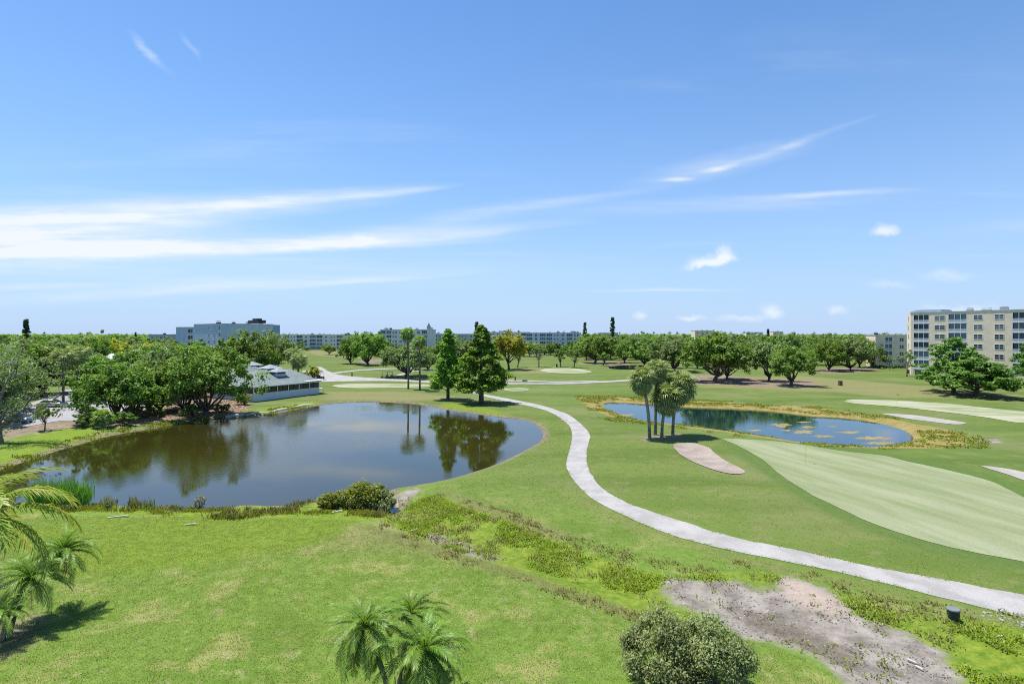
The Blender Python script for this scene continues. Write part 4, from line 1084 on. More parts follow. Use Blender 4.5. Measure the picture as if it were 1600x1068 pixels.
# ------------------------------------------------------------------ ground plants
def tufts(name, polys, dens, hgt, wid, m, label, cat, seed, per=6, edge=0.0, thr=0.0, nsc=3.0, spread=.12, exclude=(), lean=.5):
    r = np.random.default_rng(seed); pts = []
    for p in polys:
        x0, y0 = p.min(0); x1, y1 = p.max(0); n = int((x1-x0)*(y1-y0)*dens); x = r.uniform(x0, x1, n); y = r.uniform(y0, y1, n)
        k = sdf(p, x, y) < edge; x, y = x[k], y[k]
        if thr: k = vnoise(x/nsc, y/nsc, seed)*.7+vnoise(x/nsc*3.1, y/nsc*3.1, seed+1)*.3 > thr; x, y = x[k], y[k]
        pts.append(np.stack([x, y], 1))
    Q = np.concatenate(pts)
    for e, mg in exclude:
        if len(Q): Q = Q[sdf(e, Q[:, 0], Q[:, 1]) > mg]
    h0 = height(Q[:, 0], Q[:, 1]); k = h0 > WZ-.12; Q, h0 = Q[k], h0[k]
    n = len(Q); k = np.repeat(np.arange(n), per); a = r.uniform(0, 6.283, n*per); off = r.normal(size=(n*per, 2))*spread
    b = np.column_stack([Q[k]+off, h0[k]]); hg = hgt*r.uniform(.5, 1.2, n)[k]*r.uniform(.6, 1.1, n*per)
    side = np.stack([np.cos(a), np.sin(a), a*0], 1)*wid*.5; ln = np.stack([-np.sin(a), np.cos(a), a*0], 1)*(hg*lean*r.uniform(.2, 1.3, n*per))[:, None]
    up = np.stack([a*0, a*0, hg], 1)
    V = np.stack([b-side, b+side, b+up*.6+side*1.1+ln*.45, b+up+ln, b+up*.6-side*1.1+ln*.45], 1)
    V = np.stack([V[:, 0], V[:, 2], V[:, 3], V[:, 4]], 1).reshape(-1, 3)
    return tag(link(name, qmesh(name, V, np.arange(len(V)).reshape(-1, 4), m)), label, cat, kind='stuff')


LAWN = flat([(-60, 840), (20, 805), (250, 806), (430, 808), (560, 812), (640, 832), (760, 870), (900, 914), (1060, 970), (1200, 1000), (1300, 1045), (1420, 1140), (1420, 1230), (-260, 1230), (-200, 900)])
MIDL = flat([(640, 775), (700, 755), (780, 728), (840, 696), (858, 680), (850, 650), (880, 660), (888, 680), (882, 725), (912, 773), (975, 808), (1055, 841), (1200, 875), (1400, 920), (1600, 972), (1700, 1000), (1600, 985), (1400, 950), (1200, 893), (1010, 886), (860, 838), (720, 790)])
RIGHT = flat([(925, 690), (990, 680), (1050, 700), (1085, 726), (1122, 740), (1165, 745), (1190, 742), (1262, 790), (1350, 830), (1526, 876), (1700, 915), (1700, 945), (1500, 908), (1338, 878), (1160, 840), (1030, 800), (947, 764), (922, 732)])
tufts('lawn_grass', [LAWN], 56, .042, .030, M['grass'], 'short mown lawn grass covering the near slope', 'grass', 1, 7, 0, exclude=[(DIRT, .2)], lean=.9)
tufts('lawn_grass', [MIDL], 10, .07, .05, M['grass'], 'rough grass between the pond, the ditch and the cart path', 'grass', 2, 5, 0, exclude=[(POND, .8)], lean=.9)
tufts('lawn_grass', [RIGHT], 8, .06, .045, M['grass'], 'grass between the cart path and the large putting green', 'grass', 3, 5, 0, exclude=[(BUNKER, .1)], lean=.9)
tufts('ditch_weeds', [WEEDS], 46, .17, .06, M['weed'], 'bright green weeds filling the ditch beside the lawn', 'weeds', 4, 7, -.3, .54, 2.2, .16, [(DIRT, .1)], 1.3)
tufts('dry_ditch_weeds', [WEEDS], 11, .18, .06, M['dryweed'], 'dry brown weeds along the rims of the ditch', 'weeds', 5, 6, 1.6, .50, 1.3, .14, [(DIRT, .2)], 1.2)
tufts('shore_weeds', [SHORE], 34, .26, .07, M['marsh'], 'yellow green weeds along the near pond shore', 'weeds', 6, 8, -.5, .54, 1.7, .18)
tufts('dry_shore_weeds', [SHORE], 14, .42, .08, M['dryweed'], 'dry reddish stalks along the near pond shore', 'weeds', 7, 7, -.5, .58, 1.6, .15)
tufts('dirt_sprouts', [DIRT], 3, .16, .08, M['weed'], 'sparse green sprouts on the bare dirt wash', 'weeds', 8, 6, 0, .58, 1.6, .16)
tufts('bank_weeds', [flat([(0, 738), (60, 715), (150, 688), (250, 671), (330, 656), (400, 654), (470, 641), (500, 634), (490, 628), (440, 636), (390, 645), (310, 650), (220, 664), (150, 676), (60, 700), (0, 720)])],
      5, .30, .16, M['weed'], 'low green plants on the far left pond bank', 'weeds', 9, 6, 0, .42, 3, .25)
tufts('pond_reeds', [flat([(50, 792), (135, 788), (140, 776), (100, 766), (50, 770)])], 16, 1.9, .07, M['reed'], 'tall green reeds at the near left pond shore', 'reeds', 10, 9, 0, 0, 3, .16, lean=.25)
tufts('pond_reeds', [flat([(155, 790), (185, 789), (180, 784), (160, 784)]), flat([(200, 795), (240, 797), (235, 789), (205, 789)])], 10, 1.0, .06, M['dryweed'], 'pale dry reeds right of the green reeds on the shore', 'reeds', 11, 8, 0, 0, 3, .12, lean=.3)
tufts('rim_grass', [RIM2], 6, .22, .16, M['marsh'], 'rank yellow green grass round the rim of the right pond', 'grass', 12, 5, 2.2, .47, 3, .2, [(POND2, .9)])
tufts('leaf_litter', [flat([(230, 616), (385, 604), (388, 642), (250, 660), (180, 668)])], 3, .12, .25, M['litter'], 'brown leaf litter under the bank oaks', 'leaf litter', 13, 4, 0, 0, 3, .4, lean=1.5)


# ------------------------------------------------------------------ buildings
def win_mesh(w, h, mull=1, bar=True, fr='white'):
    a = MB(); t = .09
    a.box(0, w, -.07, 0, 0, t); a.box(0, w, -.07, 0, h-t, h); a.box(0, t, -.07, 0, t, h-t); a.box(w-t, w, -.07, 0, t, h-t)
    for k in range(1, mull+1): xx = w*k/(mull+1); a.box(xx-t*.6, xx+t*.6, -.07, 0, t, h-t)
    if bar: a.box(t, w-t, -.045, -.005, h*.5-.03, h*.5+.03)
    b = MB(); b.box(t, w-t, -.03, -.002, t, h-t)
    return a.mesh('window', M[fr]), b.mesh('pane', M['glass'])


def balc_mesh(w, h, n=3, glassm='screen'):
    """screened balcony: posts, rail panel and a screen behind"""
    a = MB(); t = .10
    a.box(0, w, -.12, .0, -.12, .10); a.box(0, w, -.08, 0, h-.08, h)
    for k in range(n+1): xx = (w-t)*k/n; a.box(xx, xx+t, -.08, 0, .10, h-.08)
    a.box(t, w-t, -.06, -.02, 1.0, 1.07)
    b = MB(); b.box(t, w-t, -.04, -.02, .10, 1.0)
    c = MB(); c.box(.0, w, .02, .05, .10, h)
    return a.mesh('balcony', M['white']), b.mesh('railing', M['rail']), c.mesh('screen', M[glassm])


def apartments(name, label, x, y, rz, L, Dp, storeys, sh, z0, bays, wall='tan', roof='roofflat', trim='white', par=.5, end_windows=0, clutter=5, seed=0, glassm='screen'):
    """front along local +x facing -y; bays = list of (kind, start, width)"""
    r = random.Random(seed); o = thing(name, label, 'building', (x, y, z0), rz); H = storeys*sh+par
    zb = -2.5
    w = MB(); w.box(0, L, .9, Dp, zb, H)
    balc = sorted([(a, b) for k, a, b in bays if k == 'b']); xx = 0
    for a, b in balc+[(L, 0)]:
        if a > xx: w.box(xx, a, 0, .9, zb, H)
        xx = a+b
    for a, b in balc:
        w.box(a, a+b, 0, .9, H-par-.25, H)
        for s in range(storeys): w.box(a, a+b, .002, .9, s*sh-.14, s*sh)
        w.box(a, a+b, .05, .9, zb, -.14)
    w.build('wall', M[wall], o)
    rf = MB(); rf.box(-.15, L+.15, -.15, Dp+.15, H, H+.16); rf = rf.build('roof', M[roof], o)
    for k in range(clutter):
        q = MB(); cx = r.uniform(1, L-2); cw = r.uniform(.8, 2.2); cy = r.uniform(1, Dp-3); q.box(cx, cx+cw, cy, cy+1.2, H+.16, H+.16+r.uniform(.4, 1.0))
        q.box(cx+.1, cx+cw-.1, cy+.1, cy+1.1, H+.16+1.0, H+1.3); q.build('roof_unit', M['dark' if k % 2 else 'steel'], rf)
    cache = {}
    for kd, a, b in bays:
        for s in range(storeys):
            if kd == 'b':
                key = (kd, b)
                if key not in cache: cache[key] = balc_mesh(b, sh-.18, max(2, round(b/1.6)), glassm)
                fm, rm, cm = cache[key]; f = link('balcony', fm, o, (a, .06, s*sh)); link('railing', rm, f); link('screen', cm, f, (0, .3, 0))
            else:
                hw = 1.55; key = (kd, b)
                if key not in cache: cache[key] = win_mesh(b, hw, 1 if b > 1.3 else 0)
                fm, pm = cache[key]; f = link('window', fm, o, (a, -.002, s*sh+.85)); link('pane', pm, f)
    return o


def place_front(pxl, Dl, pxr, Dr):
    xl, xr = (pxl-800)/FOC*Dl, (pxr-800)/FOC*Dr; return xl, Dl, math.atan2(Dr-Dl, xr-xl), math.hypot(xr-xl, Dr-Dl)


# tan block at right
xl, yl, rz, L = place_front(1423, 192, 1600, 166)
bays = [('b', .8, 4.6), ('w', 6.9, 3.0), ('b', 10.7, 5.0), ('w', 17.4, 2.3), ('w', 22.6, 2.3), ('b', 26.8, 4.6), ('w', 33, 2.8), ('b', 37, 5), ('w', 44, 2.3), ('w', 49, 2.3)]
k = L/29.5
tan = apartments('apartment_building', 'six storey tan apartment block with screened balconies at the right edge', xl, yl, rz, 56, 16, 6, 3.02, 2.35,
                 [(a, b*k, c*k) for a, b, c in bays], 'tan', clutter=11, seed=3)
# slanted end bay and blue roof cap
q = MB(); q.add([(-2.9, 3.6, -2.5), (0, 0, -2.5), (0, 12, -2.5), (-2.9, 12, -2.5), (-2.9, 3.6, 18.5), (0, 0, 18.5), (0, 12, 18.5), (-2.9, 12, 18.5)],
                [(0, 1, 5, 4), (1, 2, 6, 5), (2, 3, 7, 6), (3, 0, 4, 7), (4, 5, 6, 7), (3, 2, 1, 0)]); q.build('corner_wall', M['tan'], tan)
sw, sp = win_mesh(.8, 1.5, 0)
for s in range(6):
    f = link('window', sw, tan, (-1.95, 2.38, s*3.02+.85)); f.rotation_euler = (0, 0, math.atan2(-3.6, 2.9)); link('pane', sp, f)
q = MB(); q.add([(-.8, .4, 18.75), (9, .2, 18.75), (9, 9, 18.75), (-.8, 9, 18.75), (.6, 2, 19.6), (8, 2, 19.6), (8, 8, 19.6), (.6, 8, 19.6)], [(0, 1, 5, 4), (1, 2, 6, 5), (2, 3, 7, 6), (3, 0, 4, 7), (4, 5, 6, 7)])
q.build('roof_cap', M['roofblue'], tan)
q = MB(); q.box(1.2, 5, -.02, .04, -1.9, -.5); q.box(-1.5, -.6, 1.0, 1.8, -2.0, -.6); q.build('vent_opening', M['darkglass'], tan)
# low far tan building with hedge
xl, yl, rz, L = place_front(1368, 236, 1425, 232)
apartments('apartment_building', 'lower four storey tan building half hidden behind the tan block', xl, yl, rz, 22, 14, 4, 2.9, 1.2, [('b', 3.4, 2.6), ('w', 8.5, 1.6)], 'tan', clutter=2, seed=4)
xh, yh, zh = P(1388, 575.5)
hb = MB(); hb.box(-6, 8, -.6, .6, 0, .8); o = thing('hedge', 'clipped dark hedge in front of the lower tan building', 'hedge', (xh, yh, zh), 0)
r2 = np.random.default_rng(9); C = np.stack([r2.uniform(-6, 8, 90), r2.uniform(-.5, .5, 90), r2.uniform(.4, 1.3, 90)], 1); V, F = leafquads(C, np.full(90, .55), 50, .16, r2); link('foliage', qmesh('foliage', V, F, M['pine']), o)
xh, yh, zh = P(1298, 571.5)
tag(sheet('pool_water', [(1284, 569.5), (1312, 569.5), (1313, 571.3), (1284, 571.6)], M['water2'], .05, smooth=False))

# blue grey block at left
xl, yl, rz, L = place_front(303, 250, 345, 232)
A = apartments('apartment_building', 'blue grey apartment block rising above the left woodland', xl, yl, rz, L, 22, 6, 2.85, .4, [('w', L*.55, 1.3), ('w', L*.75, 1.3), ('b', L-2.2, 1.8)], 'bluegrey', 'roofflat', clutter=4, seed=5)
q = MB(); xr_, yr_ = xl+L*math.cos(rz), yl+L*math.sin(rz)
ca, sa = math.cos(-rz), math.sin(-rz); tx, ty_ = (405-800)/FOC*262-xl, 262-yl; lx, ly = tx*ca-ty_*sa, tx*sa+ty_*ca
q.add([(L, .02, -2.5), (lx, ly, -2.5), (lx-4, ly+12, -2.5), (L-4, 12, -2.5), (L, .02, 17.75), (lx, ly, 17.75), (lx-4, ly+12, 17.75), (L-4, 12, 17.75)], [(0, 1, 5, 4), (1, 2, 6, 5), (2, 3, 7, 6), (3, 0, 4, 7), (4, 5, 6, 7)])
q.build('side_wall', M['bluewall'], A)
q = MB(); q.box(L*1.4, L*1.4+9, 6, 9, 17.7, 18.9); q.box(L*1.5, L*1.5+4, 6.5, 8.5, 18.9, 19.6); q.build('roof_unit', M['dark'], A)
xl, yl, rz, L = place_front(275, 262, 303, 256)
apartments('apartment_building', 'lower wing left of the blue grey apartment block', xl, yl, rz, L, 12, 5, 2.95, 1.6, [('b', L*.66, L*.28)], 'bluegrey', clutter=0, seed=6)
xl, yl, rz, L = place_front(232, 400, 274, 400)
apartments('apartment_building', 'distant low grey building left of the blue grey block', xl, yl, rz, L, 12, 4, 3.1, .4, [('w', 2+i*3.0, 1.6) for i in range(5)], 'greywall', 'roofblue', clutter=2, seed=7)


def slab(label, pl, Dl, pr, Dr, st, sh, z0, wall, pat, seed, roof='roofflat', clutter=5, glassm='screen'):
    xl, yl, rz, L = place_front(pl, Dl, pr, Dr); n = len(pat); bw = L/n; bays = []
    for i, c in enumerate(pat):
        if c == 'b': bays.append(('b', round(i*bw+.25, 3), round(bw-.5, 3)))
        elif c == 'w': bays.append(('w', round(i*bw+bw*.5-1.0, 3), 2.0))
        elif c == 'd': bays += [('w', round(i*bw+bw*.28-.7, 3), 1.4), ('w', round(i*bw+bw*.72-.7, 3), 1.4)]
    return apartments('apartment_building', label, xl, yl, rz, L, 14, st, sh, z0, bays, wall, roof, clutter=clutter, seed=seed, glassm=glassm)


slab('long pale four storey apartments beyond the tan turf left of the round oak', 432, 500, 536, 490, 4, 3.2, -.2, 'whitish', 'wbdbwbbwdb', 11)
slab('five storey off white apartments behind the slender fan palms', 594, 398, 668, 388, 5, 3.05, 1.0, 'whitish', 'bbdwbdwb', 12)
q = slab('narrow stair tower with pointed cap beside the off white apartments', 667, 386, 672, 386, 5, 3.3, 1.0, 'whitish', '-', 13, clutter=0)
qm = MB(); qm.add([(-.3, -.3, 17), (2.6, -.3, 17), (2.6, 3, 17), (-.3, 3, 17), (1.1, 1.4, 20.5)], [(0, 1, 4), (1, 2, 4), (2, 3, 4), (3, 0, 4)]); qm.build('roof_cap', M['roofblue'], q)
slab('far low apartments between the cypresses and fan palms', 672, 520, 742, 520, 4, 3.3, 0, 'greywall', 'bdwbdw', 14, clutter=2)
slab('pale blue apartments right of the yellow tinged tree', 822, 405, 906, 398, 5, 2.75, .3, 'paleblue', 'bwbbdwbd', 15, clutter=9)
slab('off white wing with rooftop units behind the yellow tinged tree', 764, 425, 824, 420, 5, 2.85, .3, 'whitish', 'dwbdwb', 16, clutter=9)
slab('far terracotta roofed building on the skyline above the largest oak', 1086, 640, 1116, 640, 4, 3.6, 2.4, 'tan', 'wwww', 17, 'redwall', 2)
slab('small far pale building on the skyline right of the largest oak', 1166, 700, 1192, 700, 4, 3.5, 1.2, 'whitish', 'bwbw', 18, clutter=1)
slab('tiny far pinkish building on the skyline right of the mossy oak', 1208, 720, 1224, 720, 4, 3.7, 1.2, 'tan', 'ww', 19, 'redwall', 1)
slab('distant grey building on the skyline right of the pale blue apartments', 936, 760, 966, 760, 4, 3.5, .6, 'greywall', 'wwww', 20, clutter=1)


def cottage(px, py, D, w, d, label, roofm, zt):
    x = (px-800)/FOC*D; o = thing('house', label, 'house', (x, D, hh(x, D)), random.uniform(-.3, .3)); a = MB(); a.box(-w/2, w/2, -d/2, d/2, -.2, zt-1.6); a.build('wall', M['whitish'], o)
    b = MB(); e = .5; b.add([(-w/2-e, -d/2-e, zt-1.6), (w/2+e, -d/2-e, zt-1.6), (w/2+e, d/2+e, zt-1.6), (-w/2-e, d/2+e, zt-1.6), (-w/4, 0, zt), (w/4, 0, zt)], [(0, 1, 5, 4), (1, 2, 5), (2, 3, 4, 5), (3, 0, 4), (3, 2, 1, 0)]); b.build('roof', M[roofm], o)
    fm, pm = win_mesh(1.4, 1.3, 1)
    for i in range(3): f = link('window', fm, o, (-w/2+1+i*(w-2.8)/2, -d/2-.002, 1.0)); link('pane', pm, f)


cottage(177, 553, 162, 6, 6, 'low white roofed house between the woodland crowns at left', 'roofflat', 8.2)
cottage(240, 541, 196, 12, 8, 'low house with long pale roof below the distant grey building', 'roofflat', 9.6)
cottage(193, 567, 140, 6, 7, 'small shed roof showing between bank oaks', 'roofflat', 6.4)


# ------------------------------------------------------------------ clubhouse
def clubhouse():
    x0, y0, _ = P(396, 627.5); x1, y1, _ = P(499, 614.5); rz = math.atan2(y1-y0, x1-x0); L = math.hypot(x1-x0, y1-y0)
    o = thing('clubhouse', 'clubhouse with grey green hip roof, cupolas and white siding by the pond', 'building', (x0, y0, .0), rz)
    Dp, hw, zl = 15.0, 2.95, 1.5
    w = MB(); w.box(0, L, 0, Dp, -1.2, zl); w.build('wall', M['siding'], o)
    w = MB(); w.box(.25, L-.25, .25, Dp-.25, zl, hw); w.build('window_band_back', M['darkglass'], o)
    n = 6; pw = .16
    pm = MB(); pm.box(-pw/2, pw/2, -.05, .12, zl, hw); pm = pm.mesh('post', M['white'])
    wm = MB(); ww = (L-pw)/n/2-.12
    wm.box(0, ww, .02, .08, zl, zl+.09); wm.box(0, ww, .02, .08, hw-.12, hw); wm.box(0, .05, .02, .08, zl+.09, hw-.12); wm.box(ww-.05, ww, .02, .08, zl+.09, hw-.12); wm.box(.05, ww-.05, .03, .06, (zl+hw)/2-.02, (zl+hw)/2+.02)
    wm = wm.mesh('window', M['brown']); gm_ = MB(); gm_.box(.05, ww-.05, .10, .12, zl+.09, hw-.12); gm_ = gm_.mesh('pane', M['darkglass'])
    for i in range(n+1):
        link('post', pm, o, (pw/2+i*(L-pw)/n, 0, 0))
        if i < n:
            for j in range(2):
                f = link('window', wm, o, (pw+.04+i*(L-pw)/n+j*(ww+.06), 0, 0)); link('pane', gm_, f)
    for i in range(5):
        c = link('post', pm, o, (0, .08+(i+1)*2.2, 0)); c.rotation_euler = (0, 0, -math.pi/2)
    e = .65; zr = 5.9; a = MB()
    a.add([(-e, -e, hw), (L+e*.2, -e, hw), (L+e*.2, Dp+e, hw), (-e, Dp+e, hw), (6.5, 7.3, zr), (L-2.4, 7.3, zr-.2)], [(0, 1, 5, 4), (1, 2, 5), (2, 3, 4, 5), (3, 0, 4), (3, 2, 1, 0)])
    a.add([(1, 6.5, hw+.5), (13, 6.5, hw+.5), (13, 19, hw+.5), (1, 19, hw+.5), (7, 12, 7.2), (8, 13, 7.2)], [(0, 1, 5, 4), (1, 2, 5), (2, 3, 4, 5), (3, 0, 4)])
    rf = a.build('roof', M['shingle'], o)
    b = MB(); b.box(-e, L, -e-.05, -e+.02, hw-.14, hw+.05); b.box(-e-.05, -e+.02, -e, Dp, hw-.14, hw+.05); b.build('fascia', M['white'], o)
    b = MB(); b.box(L-4.3, L+1.1, -1.0, 4.2, hw+.12, hw+.30); b.build('awning', M['white'], o)
    for cx, cy, zb, s in ((9.6, 4.6, 4.6, 1.25), (10.6, 8.6, 5.2, 1.5), (9.5, 13.5, 5.8, 1.3)):
        c = MB(); c.box(cx-s, cx+s, cy-s*.8, cy+s*.8, zb-.3, zb+.85); cu = c.build('cupola', M['paleblue'], rf)
        c = MB(); c.box(cx-s*.8, cx+s*.8, cy-s*.8-.03, cy-s*.8, zb+.35, zb+.7); c.box(cx-s-.03, cx-s, cy-s*.6, cy+s*.6, zb+.35, zb+.7); c.build('cupola_louver', M['dark'], rf)
        c = MB(); k_ = s*1.35; c.add([(cx-k_, cy-k_, zb+.85), (cx+k_, cy-k_, zb+.85), (cx+k_, cy+k_, zb+.85), (cx-k_, cy+k_, zb+.85), (cx, cy, zb+1.7)], [(0, 1, 4), (1, 2, 4), (2, 3, 4), (3, 0, 4), (3, 2, 1, 0)]); c.build('cupola_roof', M['cupolaroof'], rf)
    b = MB(); b.box(L, L+1.6, .4, 2.4, 1.0, 1.12); b.box(L+1.5, L+1.6, .4, .5, -.5, 1.9); b.box(L+1.5, L+1.6, 2.3, 2.4, -.5, 1.9); b.box(L, L+1.6, .4, .46, 1.8, 1.88); b.build('landing', M['white'], o)


clubhouse()


# ------------------------------------------------------------------ vehicles
def wheel_mesh(rad, wd):
    t = MB(); pts = 16; V = []
    for yy_ in (-wd/2, wd/2):
        for rr in (rad, rad*.6):
            V += [(rr*math.cos(2*math.pi*i/pts), yy_, rr*math.sin(2*math.pi*i/pts)) for i in range(pts)]
    F = []
    for i in range(pts):
        j = (i+1) % pts; F += [(i, j, 2*pts+j, 2*pts+i), (i, pts+i, pts+j, j), (2*pts+i, 2*pts+j, 3*pts+j, 3*pts+i)]
    t.add(V, F); h = MB(); V = [(rad*.6*math.cos(2*math.pi*i/pts), y, rad*.6*math.sin(2*math.pi*i/pts)) for y in (-wd*.4, wd*.4) for i in range(pts)]
    h.add(V, [tuple(range(pts)), tuple(range(2*pts-1, pts-1, -1))]+[(i, i+pts, (i+1) % pts+pts, (i+1) % pts) for i in range(pts)])
    return t.mesh('tyre', M['rubber'], smooth=False), h.mesh('rim', M['steel'])


TY, RI = wheel_mesh(.33, .22)


def car(px, by, rz, paint, label):
    x, y, z = P(px, by); o = thing('parked_car', label, 'car', (x, y, z+.03), rz, 'cars in the parking lot')
    Wd = 1.8
    secs = [(-2.3, .42, .72, .78), (-2.2, .26, .86, .86), (-1.5, .22, .96, .9), (-.6, .2, .98, .9), (.6, .2, .97, .9), (1.3, .22, .90, .9), (2.1, .26, .78, .84), (2.28, .40, .66, .74)]
    mb = MB(); V = []
    for xx, zb, zt, hw in secs: V += [(xx, -hw*.96, zb), (xx, -hw, (zb+zt)*.55), (xx, -hw*.93, zt), (xx, hw*.93, zt), (xx, hw, (zb+zt)*.55), (xx, hw*.96, zb)]
    F = [(i*6+j, i*6+(j+1) % 6, (i+1)*6+(j+1) % 6, (i+1)*6+j) for i in range(len(secs)-1) for j in range(6)]+[tuple(range(6))[::-1], tuple((len(secs)-1)*6+j for j in range(6))]
    mb.add(V, F)
    mb.add([(-1.15, -.66, 1.40), (.35, -.66, 1.42), (.35, .66, 1.42), (-1.15, .66, 1.40), (-1.1, -.64, 1.46), (.3, -.64, 1.48), (.3, .64, 1.48), (-1.1, .64, 1.46)], [(0, 1, 5, 4), (1, 2, 6, 5), (2, 3, 7, 6), (3, 0, 4, 7), (4, 5, 6, 7)])
    mb.build('body', M[paint], o, True)
    c = MB(); c.add([(-1.85, -.80, .95), (1.15, -.80, .93), (1.15, .80, .93), (-1.85, .80, .95), (-1.15, -.65, 1.41), (.35, -.65, 1.43), (.35, .65, 1.43), (-1.15, .65, 1.41)], [(0, 1, 5, 4), (1, 2, 6, 5), (2, 3, 7, 6), (3, 0, 4, 7)]); c.build('window_glass', M['darkglass'], o)
    p = MB()
    for s in (-1, 1):
        for xx, xt in ((-1.85, -1.15), (-.35, -.35), (1.15, .35)): p.tube([(xx, s*.81, .95), (xt, s*.665, 1.43)], [.03, .03], 4)
    p.build('window_pillar', M[paint], o)
    for xx in (-1.4, 1.4):
        for s in (-1, 1): w_ = link('wheel', TY, o, (xx, s*.80, .33)); link('rim', RI, w_)
    for s in (-1, 1):
        h = MB(); h.box(2.14, 2.27, s*.6-.16, s*.6+.16, .58, .70); h.build('headlight', M['steel'], o)


car(82, 636, R(8), 'silver', 'silver sedan parked in the lot, the most visible car')
car(30, 660, R(-20), 'bluecar', 'blue grey car half hidden behind the bare tree at the left edge')
car(238, 632, R(12), 'blackcar', 'dark car under the oaks at the right side of the parking lot')
car(262, 616, R(5), 'silver', 'pale car in the shade behind the bank oaks')

TYc, RIc = wheel_mesh(.22, .18)
CART = {}


def cart(px, by, rz, label, bodym='cream', z=None, group='golf carts parked by the clubhouse'):
    x, y, zz_ = P(px, by); o = thing('golf_cart', label, 'golf cart', (x, y, zz_+.04), rz, group)
    if bodym not in CART:
        b = MB(); b.prism([(-1.15, .30), (-1.15, .72), (-.35, .78), (-.30, .42), (.55, .38), (.72, .80), (1.0, .72), (1.18, .48), (1.18, .28)], -.56, .56)
        s = MB(); s.box(-.75, -.28, -.52, .52, .79, .90); s.box(-.86, -.76, -.52, .52, .90, 1.28)
        r_f = MB(); r_f.prism([(-.95, 1.78), (-.85, 1.86), (.75, 1.86), (.88, 1.78), (.75, 1.80), (-.85, 1.80)], -.58, .58)
        p = MB()
        for sy in (-.52, .52): p.tube([(-.80, sy, .78), (-.82, sy, 1.8)], [.025, .025], 5); p.tube([(.74, sy, .80), (.62, sy, 1.8)], [.025, .025], 5)
        p.tube([(.55, .25, .70), (.30, .25, 1.02)], [.02, .02], 5)
        CART[bodym] = [('body', b.mesh('body', M[bodym])), ('seat', s.mesh('seat', M['whitish' if bodym == 'cream' else 'dark'])), ('canopy', r_f.mesh('canopy', M['white' if bodym == 'cream' else 'dark'])), ('post', p.mesh('post', M['dark']))]
    for n_, me_ in CART[bodym]: link(n_, me_, o)
    for xx in (-.75, .82):
        for s in (-1, 1): w_ = link('wheel', TYc, o, (xx, s*.50, .22)); link('rim', RIc, w_)


for i, (px, by, rz, lab) in enumerate([(476, 589.0, 100, 'first golf cart of the row, nearest the clubhouse roof'), (482, 589.3, 95, 'second golf cart of the row by the clubhouse'), (488.5, 589.6, 90, 'third golf cart of the row by the clubhouse'),
                                       (495, 590.4, 92, 'fourth golf cart of the row by the clubhouse'), (501, 592.5, 70, 'last golf cart of the row, standing out on the road')]):
    cart(px, by, R(rz), lab, 'cream' if i < 4 else 'blackcar')
cart(601, 590.8, R(200), 'dark golf cart on the path left of the slender fan palms, left one', 'blackcar', group='golf carts by the slender palms')
cart(609, 590.2, R(185), 'dark golf cart on the path nearest the slender fan palms', 'blackcar', group='golf carts by the slender palms')


# ------------------------------------------------------------------ small things on the course
def flag(px, by, h, label, s=1.0):
    x, y, z = P(px, by); o = thing('golf_flag', label, 'flag', (x, y, z), 0)
    p = MB(); p.tube([(0, 0, -.1), (0, 0, h)], [.018*s, .014*s], 6); p.build('pole', M['yellow'], o)
    f = MB(); V = []; n = 7
    for i in range(n):
        t = i/(n-1); V += [(t*.62*s, .06*math.sin(t*5), h-.02-t*.12*s), (t*.62*s, .06*math.sin(t*5), h-.42*s+t*.10*s)]
    V += [(a, b+.012, c) for a, b, c in V]; m_ = 2*n
    F = [(2*i, 2*i+1, 2*i+3, 2*i+2) for i in range(n-1)]+[(m_+2*i, m_+2*i+2, m_+2*i+3, m_+2*i+1) for i in range(n-1)]+[(2*i, 2*i+2, m_+2*i+2, m_+2*i) for i in range(n-1)]+[(2*i+1, m_+2*i+1, m_+2*i+3, 2*i+3) for i in range(n-1)]
    f.add(V, F); f.build('cloth', M['yellow'], o)


flag(1259, 724, 2.4, 'yellow flag on the large putting green')
flag(1401, 632, 2.2, 'yellow flag on the far sandy putting green')
flag(1365, 588, 2.2, 'tiny yellow flag on the far fairway near the thin pine')


def box_thing(name, cat, px, by, w, d, h, m, label, lid=None, rz=0, group=None):
    x, y, z = P(px, by); o = thing(name, label, cat, (x, y, z), rz, group); a = MB(); a.box(-w/2, w/2, -d/2, d/2, -.1, h*.86); a.box(-w*.42, w*.42, -d*.42, d*.42, h*.86, h*.90); a.build('body', M[m], o)
    b = MB(); b.box(-w*.55, w*.55, -d*.55, d*.55, h*.90, h); b.build('lid', M[lid or m], o); return o


x, y, z = P(1490, 969); o = thing('drain_pipe', 'dark green ribbed standpipe on the weedy bank by the path', 'pipe', (x, y, z), 0)
a = MB(); a.tube([(0, 0, -.2), (.0, 0, .25), (.0, .0, .26), (-.02, 0, .55)], [.24, .24, .26, .26], 14); a.build('body', M['greenbox'], o)
a = MB(); a.tube([(-.02, 0, .55), (-.02, 0, .60)], [.29, .28], 14); a.build('lid', M['steel'], o)
box_thing('litter_bin', 'bin', 1313, 602, .8, .8, 1.25, 'brown', 'dark square bin alone on the fairway right of the round low oak', 'dark')
box_thing('tee_marker_box', 'box', 550, 588, .3, .3, 1.3, 'greenbox', 'thin dark post at the left road fork')
box_thing('ball_washer', 'ball washer', 805, 594.5, .35, .35, 1.2, 'dark', 'dark ball washer beside the far cart path')
box_thing('bench', 'bench', 820, 595.6, 1.5, .5, .5, 'steel', 'low bench beside the far cart path')
box_thing('litter_bin', 'bin', 870, 573.5, .6, .6, 1.3, 'dark', 'tiny dark bin behind the round practice green')
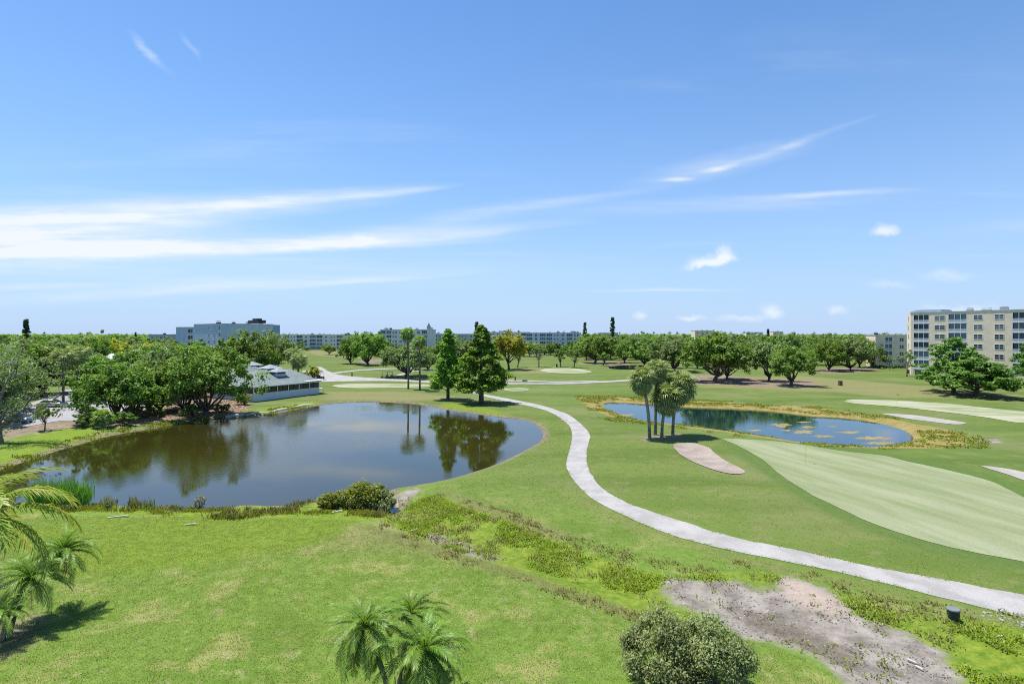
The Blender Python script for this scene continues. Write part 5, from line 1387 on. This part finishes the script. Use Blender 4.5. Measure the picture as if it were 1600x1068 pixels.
for px, by, wpx, ang, lab in [(184, 808, 1.45, 12, 'longest white plank lying on the lawn near the reeds'), (298, 820, .75, 20, 'short white plank lying at the middle of the near shore'), (527, 800, .8, 34, 'white plank leaning by the yellow green shrub'),
                              (647, 829, .5, 40, 'short white pipe lying by the ditch'), (718, 850, .28, 60, 'tiny white block beside the muddy notch'), (96, 792, 1.1, 2, 'grey board at the foot of the reeds'),
                              (881, 657, 1.4, 4, 'white slab in the grass between pond and path'), (1425, 1035, .35, 130, 'small white scrap on the dirt wash, upper one'), (1436, 1045, .3, 120, 'small white scrap on the dirt wash, lower one'), (1562, 996, .3, 20, 'white rock on the weedy bank at right')]:
    x, y, z = P(px, by); o = MB(); o.box(-wpx/2, wpx/2, -.05, .05, -.01, .05); o.box(-wpx/2+.02, wpx/2-.02, -.04, .04, .05, .06); o = o.build('plank', M['palebit'], None); o.location = (x, y, z+.05); o.rotation_euler = (0, R(-4), R(ang)); tag(o, lab, 'debris')
# stones at the washed bank by the path
r2 = random.Random(8)
for i in range(26):
    px = r2.uniform(1530, 1600); py = 955+(px-1530)*.26+r2.uniform(-3, 9); x, y, z = P(px, py); mb = MB(); s = r2.uniform(.04, .12); V = unit(10, np.random.default_rng(i+50))*s*np.array([1, .8, .5])
    import bmesh
    bm = bmesh.new(); [bm.verts.new(v_) for v_ in V]; bmesh.ops.convex_hull(bm, input=bm.verts); me = bpy.data.meshes.new('stone'); bm.to_mesh(me); bm.free(); me.materials.append(M['stone'])
    o = link('stone', me); o.location = (x, y, z+s*.2); tag(o, 'pale stone in the washed out bank between the path and the weeds', 'stone', 'pale stones in the bank by the path')
# brown cover in the gap of the lower shrubs
o = box_thing('utility_cover', 'utility box', 1084, 1092, 1.3, 1.0, .95, 'brown', 'flat brown utility cover in the gap under the lower shrubs', rz=.15); o.location.y = 21.3; o.location.x = (1086-800)/FOC*21.3; o.location.z = 0
# long low culvert edge on the bank of the pond before the clubhouse
pm = MB(); pts = flat([(352, 651), (384, 648.5), (420, 645), (455, 638), (490, 631.5)], -.3)
for i in range(4):
    a_, b_ = pts[i], pts[i+1]; pm.tube([(a_[0], a_[1], -.38), ((a_[0]+b_[0])/2, (a_[1]+b_[1])/2+.2, -.30), (b_[0], b_[1], -.36)], [.35, .45, .3], 7)
tag(pm.build('erosion_bag_edge', M['stone'], None, True), 'pale rounded concrete edging along the bank before the clubhouse', 'edging')

tufts('dirt_clods', [DIRT, NOTCH], 9, .04, .08, M['clod'], 'small dark clods and twigs strewn over the bare dirt wash', 'clods', 14, 3, 0, .42, 1.8, .1, lean=2.2)
tufts('pale_pebbles', [DIRT], 3, .02, .06, M['palebit'], 'pale shell grit scattered over the bare dirt wash', 'grit', 15, 3, 0, .5, 2.4, .12, lean=2.2)
EDGE = []
for side in (PATH_L, PATH_R):
    e = smooth_poly(PP([q for q in side if q[1] > 640]), closed=False, sub=3)
    EDGE.append(np.vstack([e+.10, (e-.10)[::-1]]))
tufts('path_edge_grass', EDGE, 26, .07, .05, M['grass'], 'ragged grass creeping over the edges of the cart path', 'grass', 16, 6, .0, .36, 1.2, .08, lean=1.0)
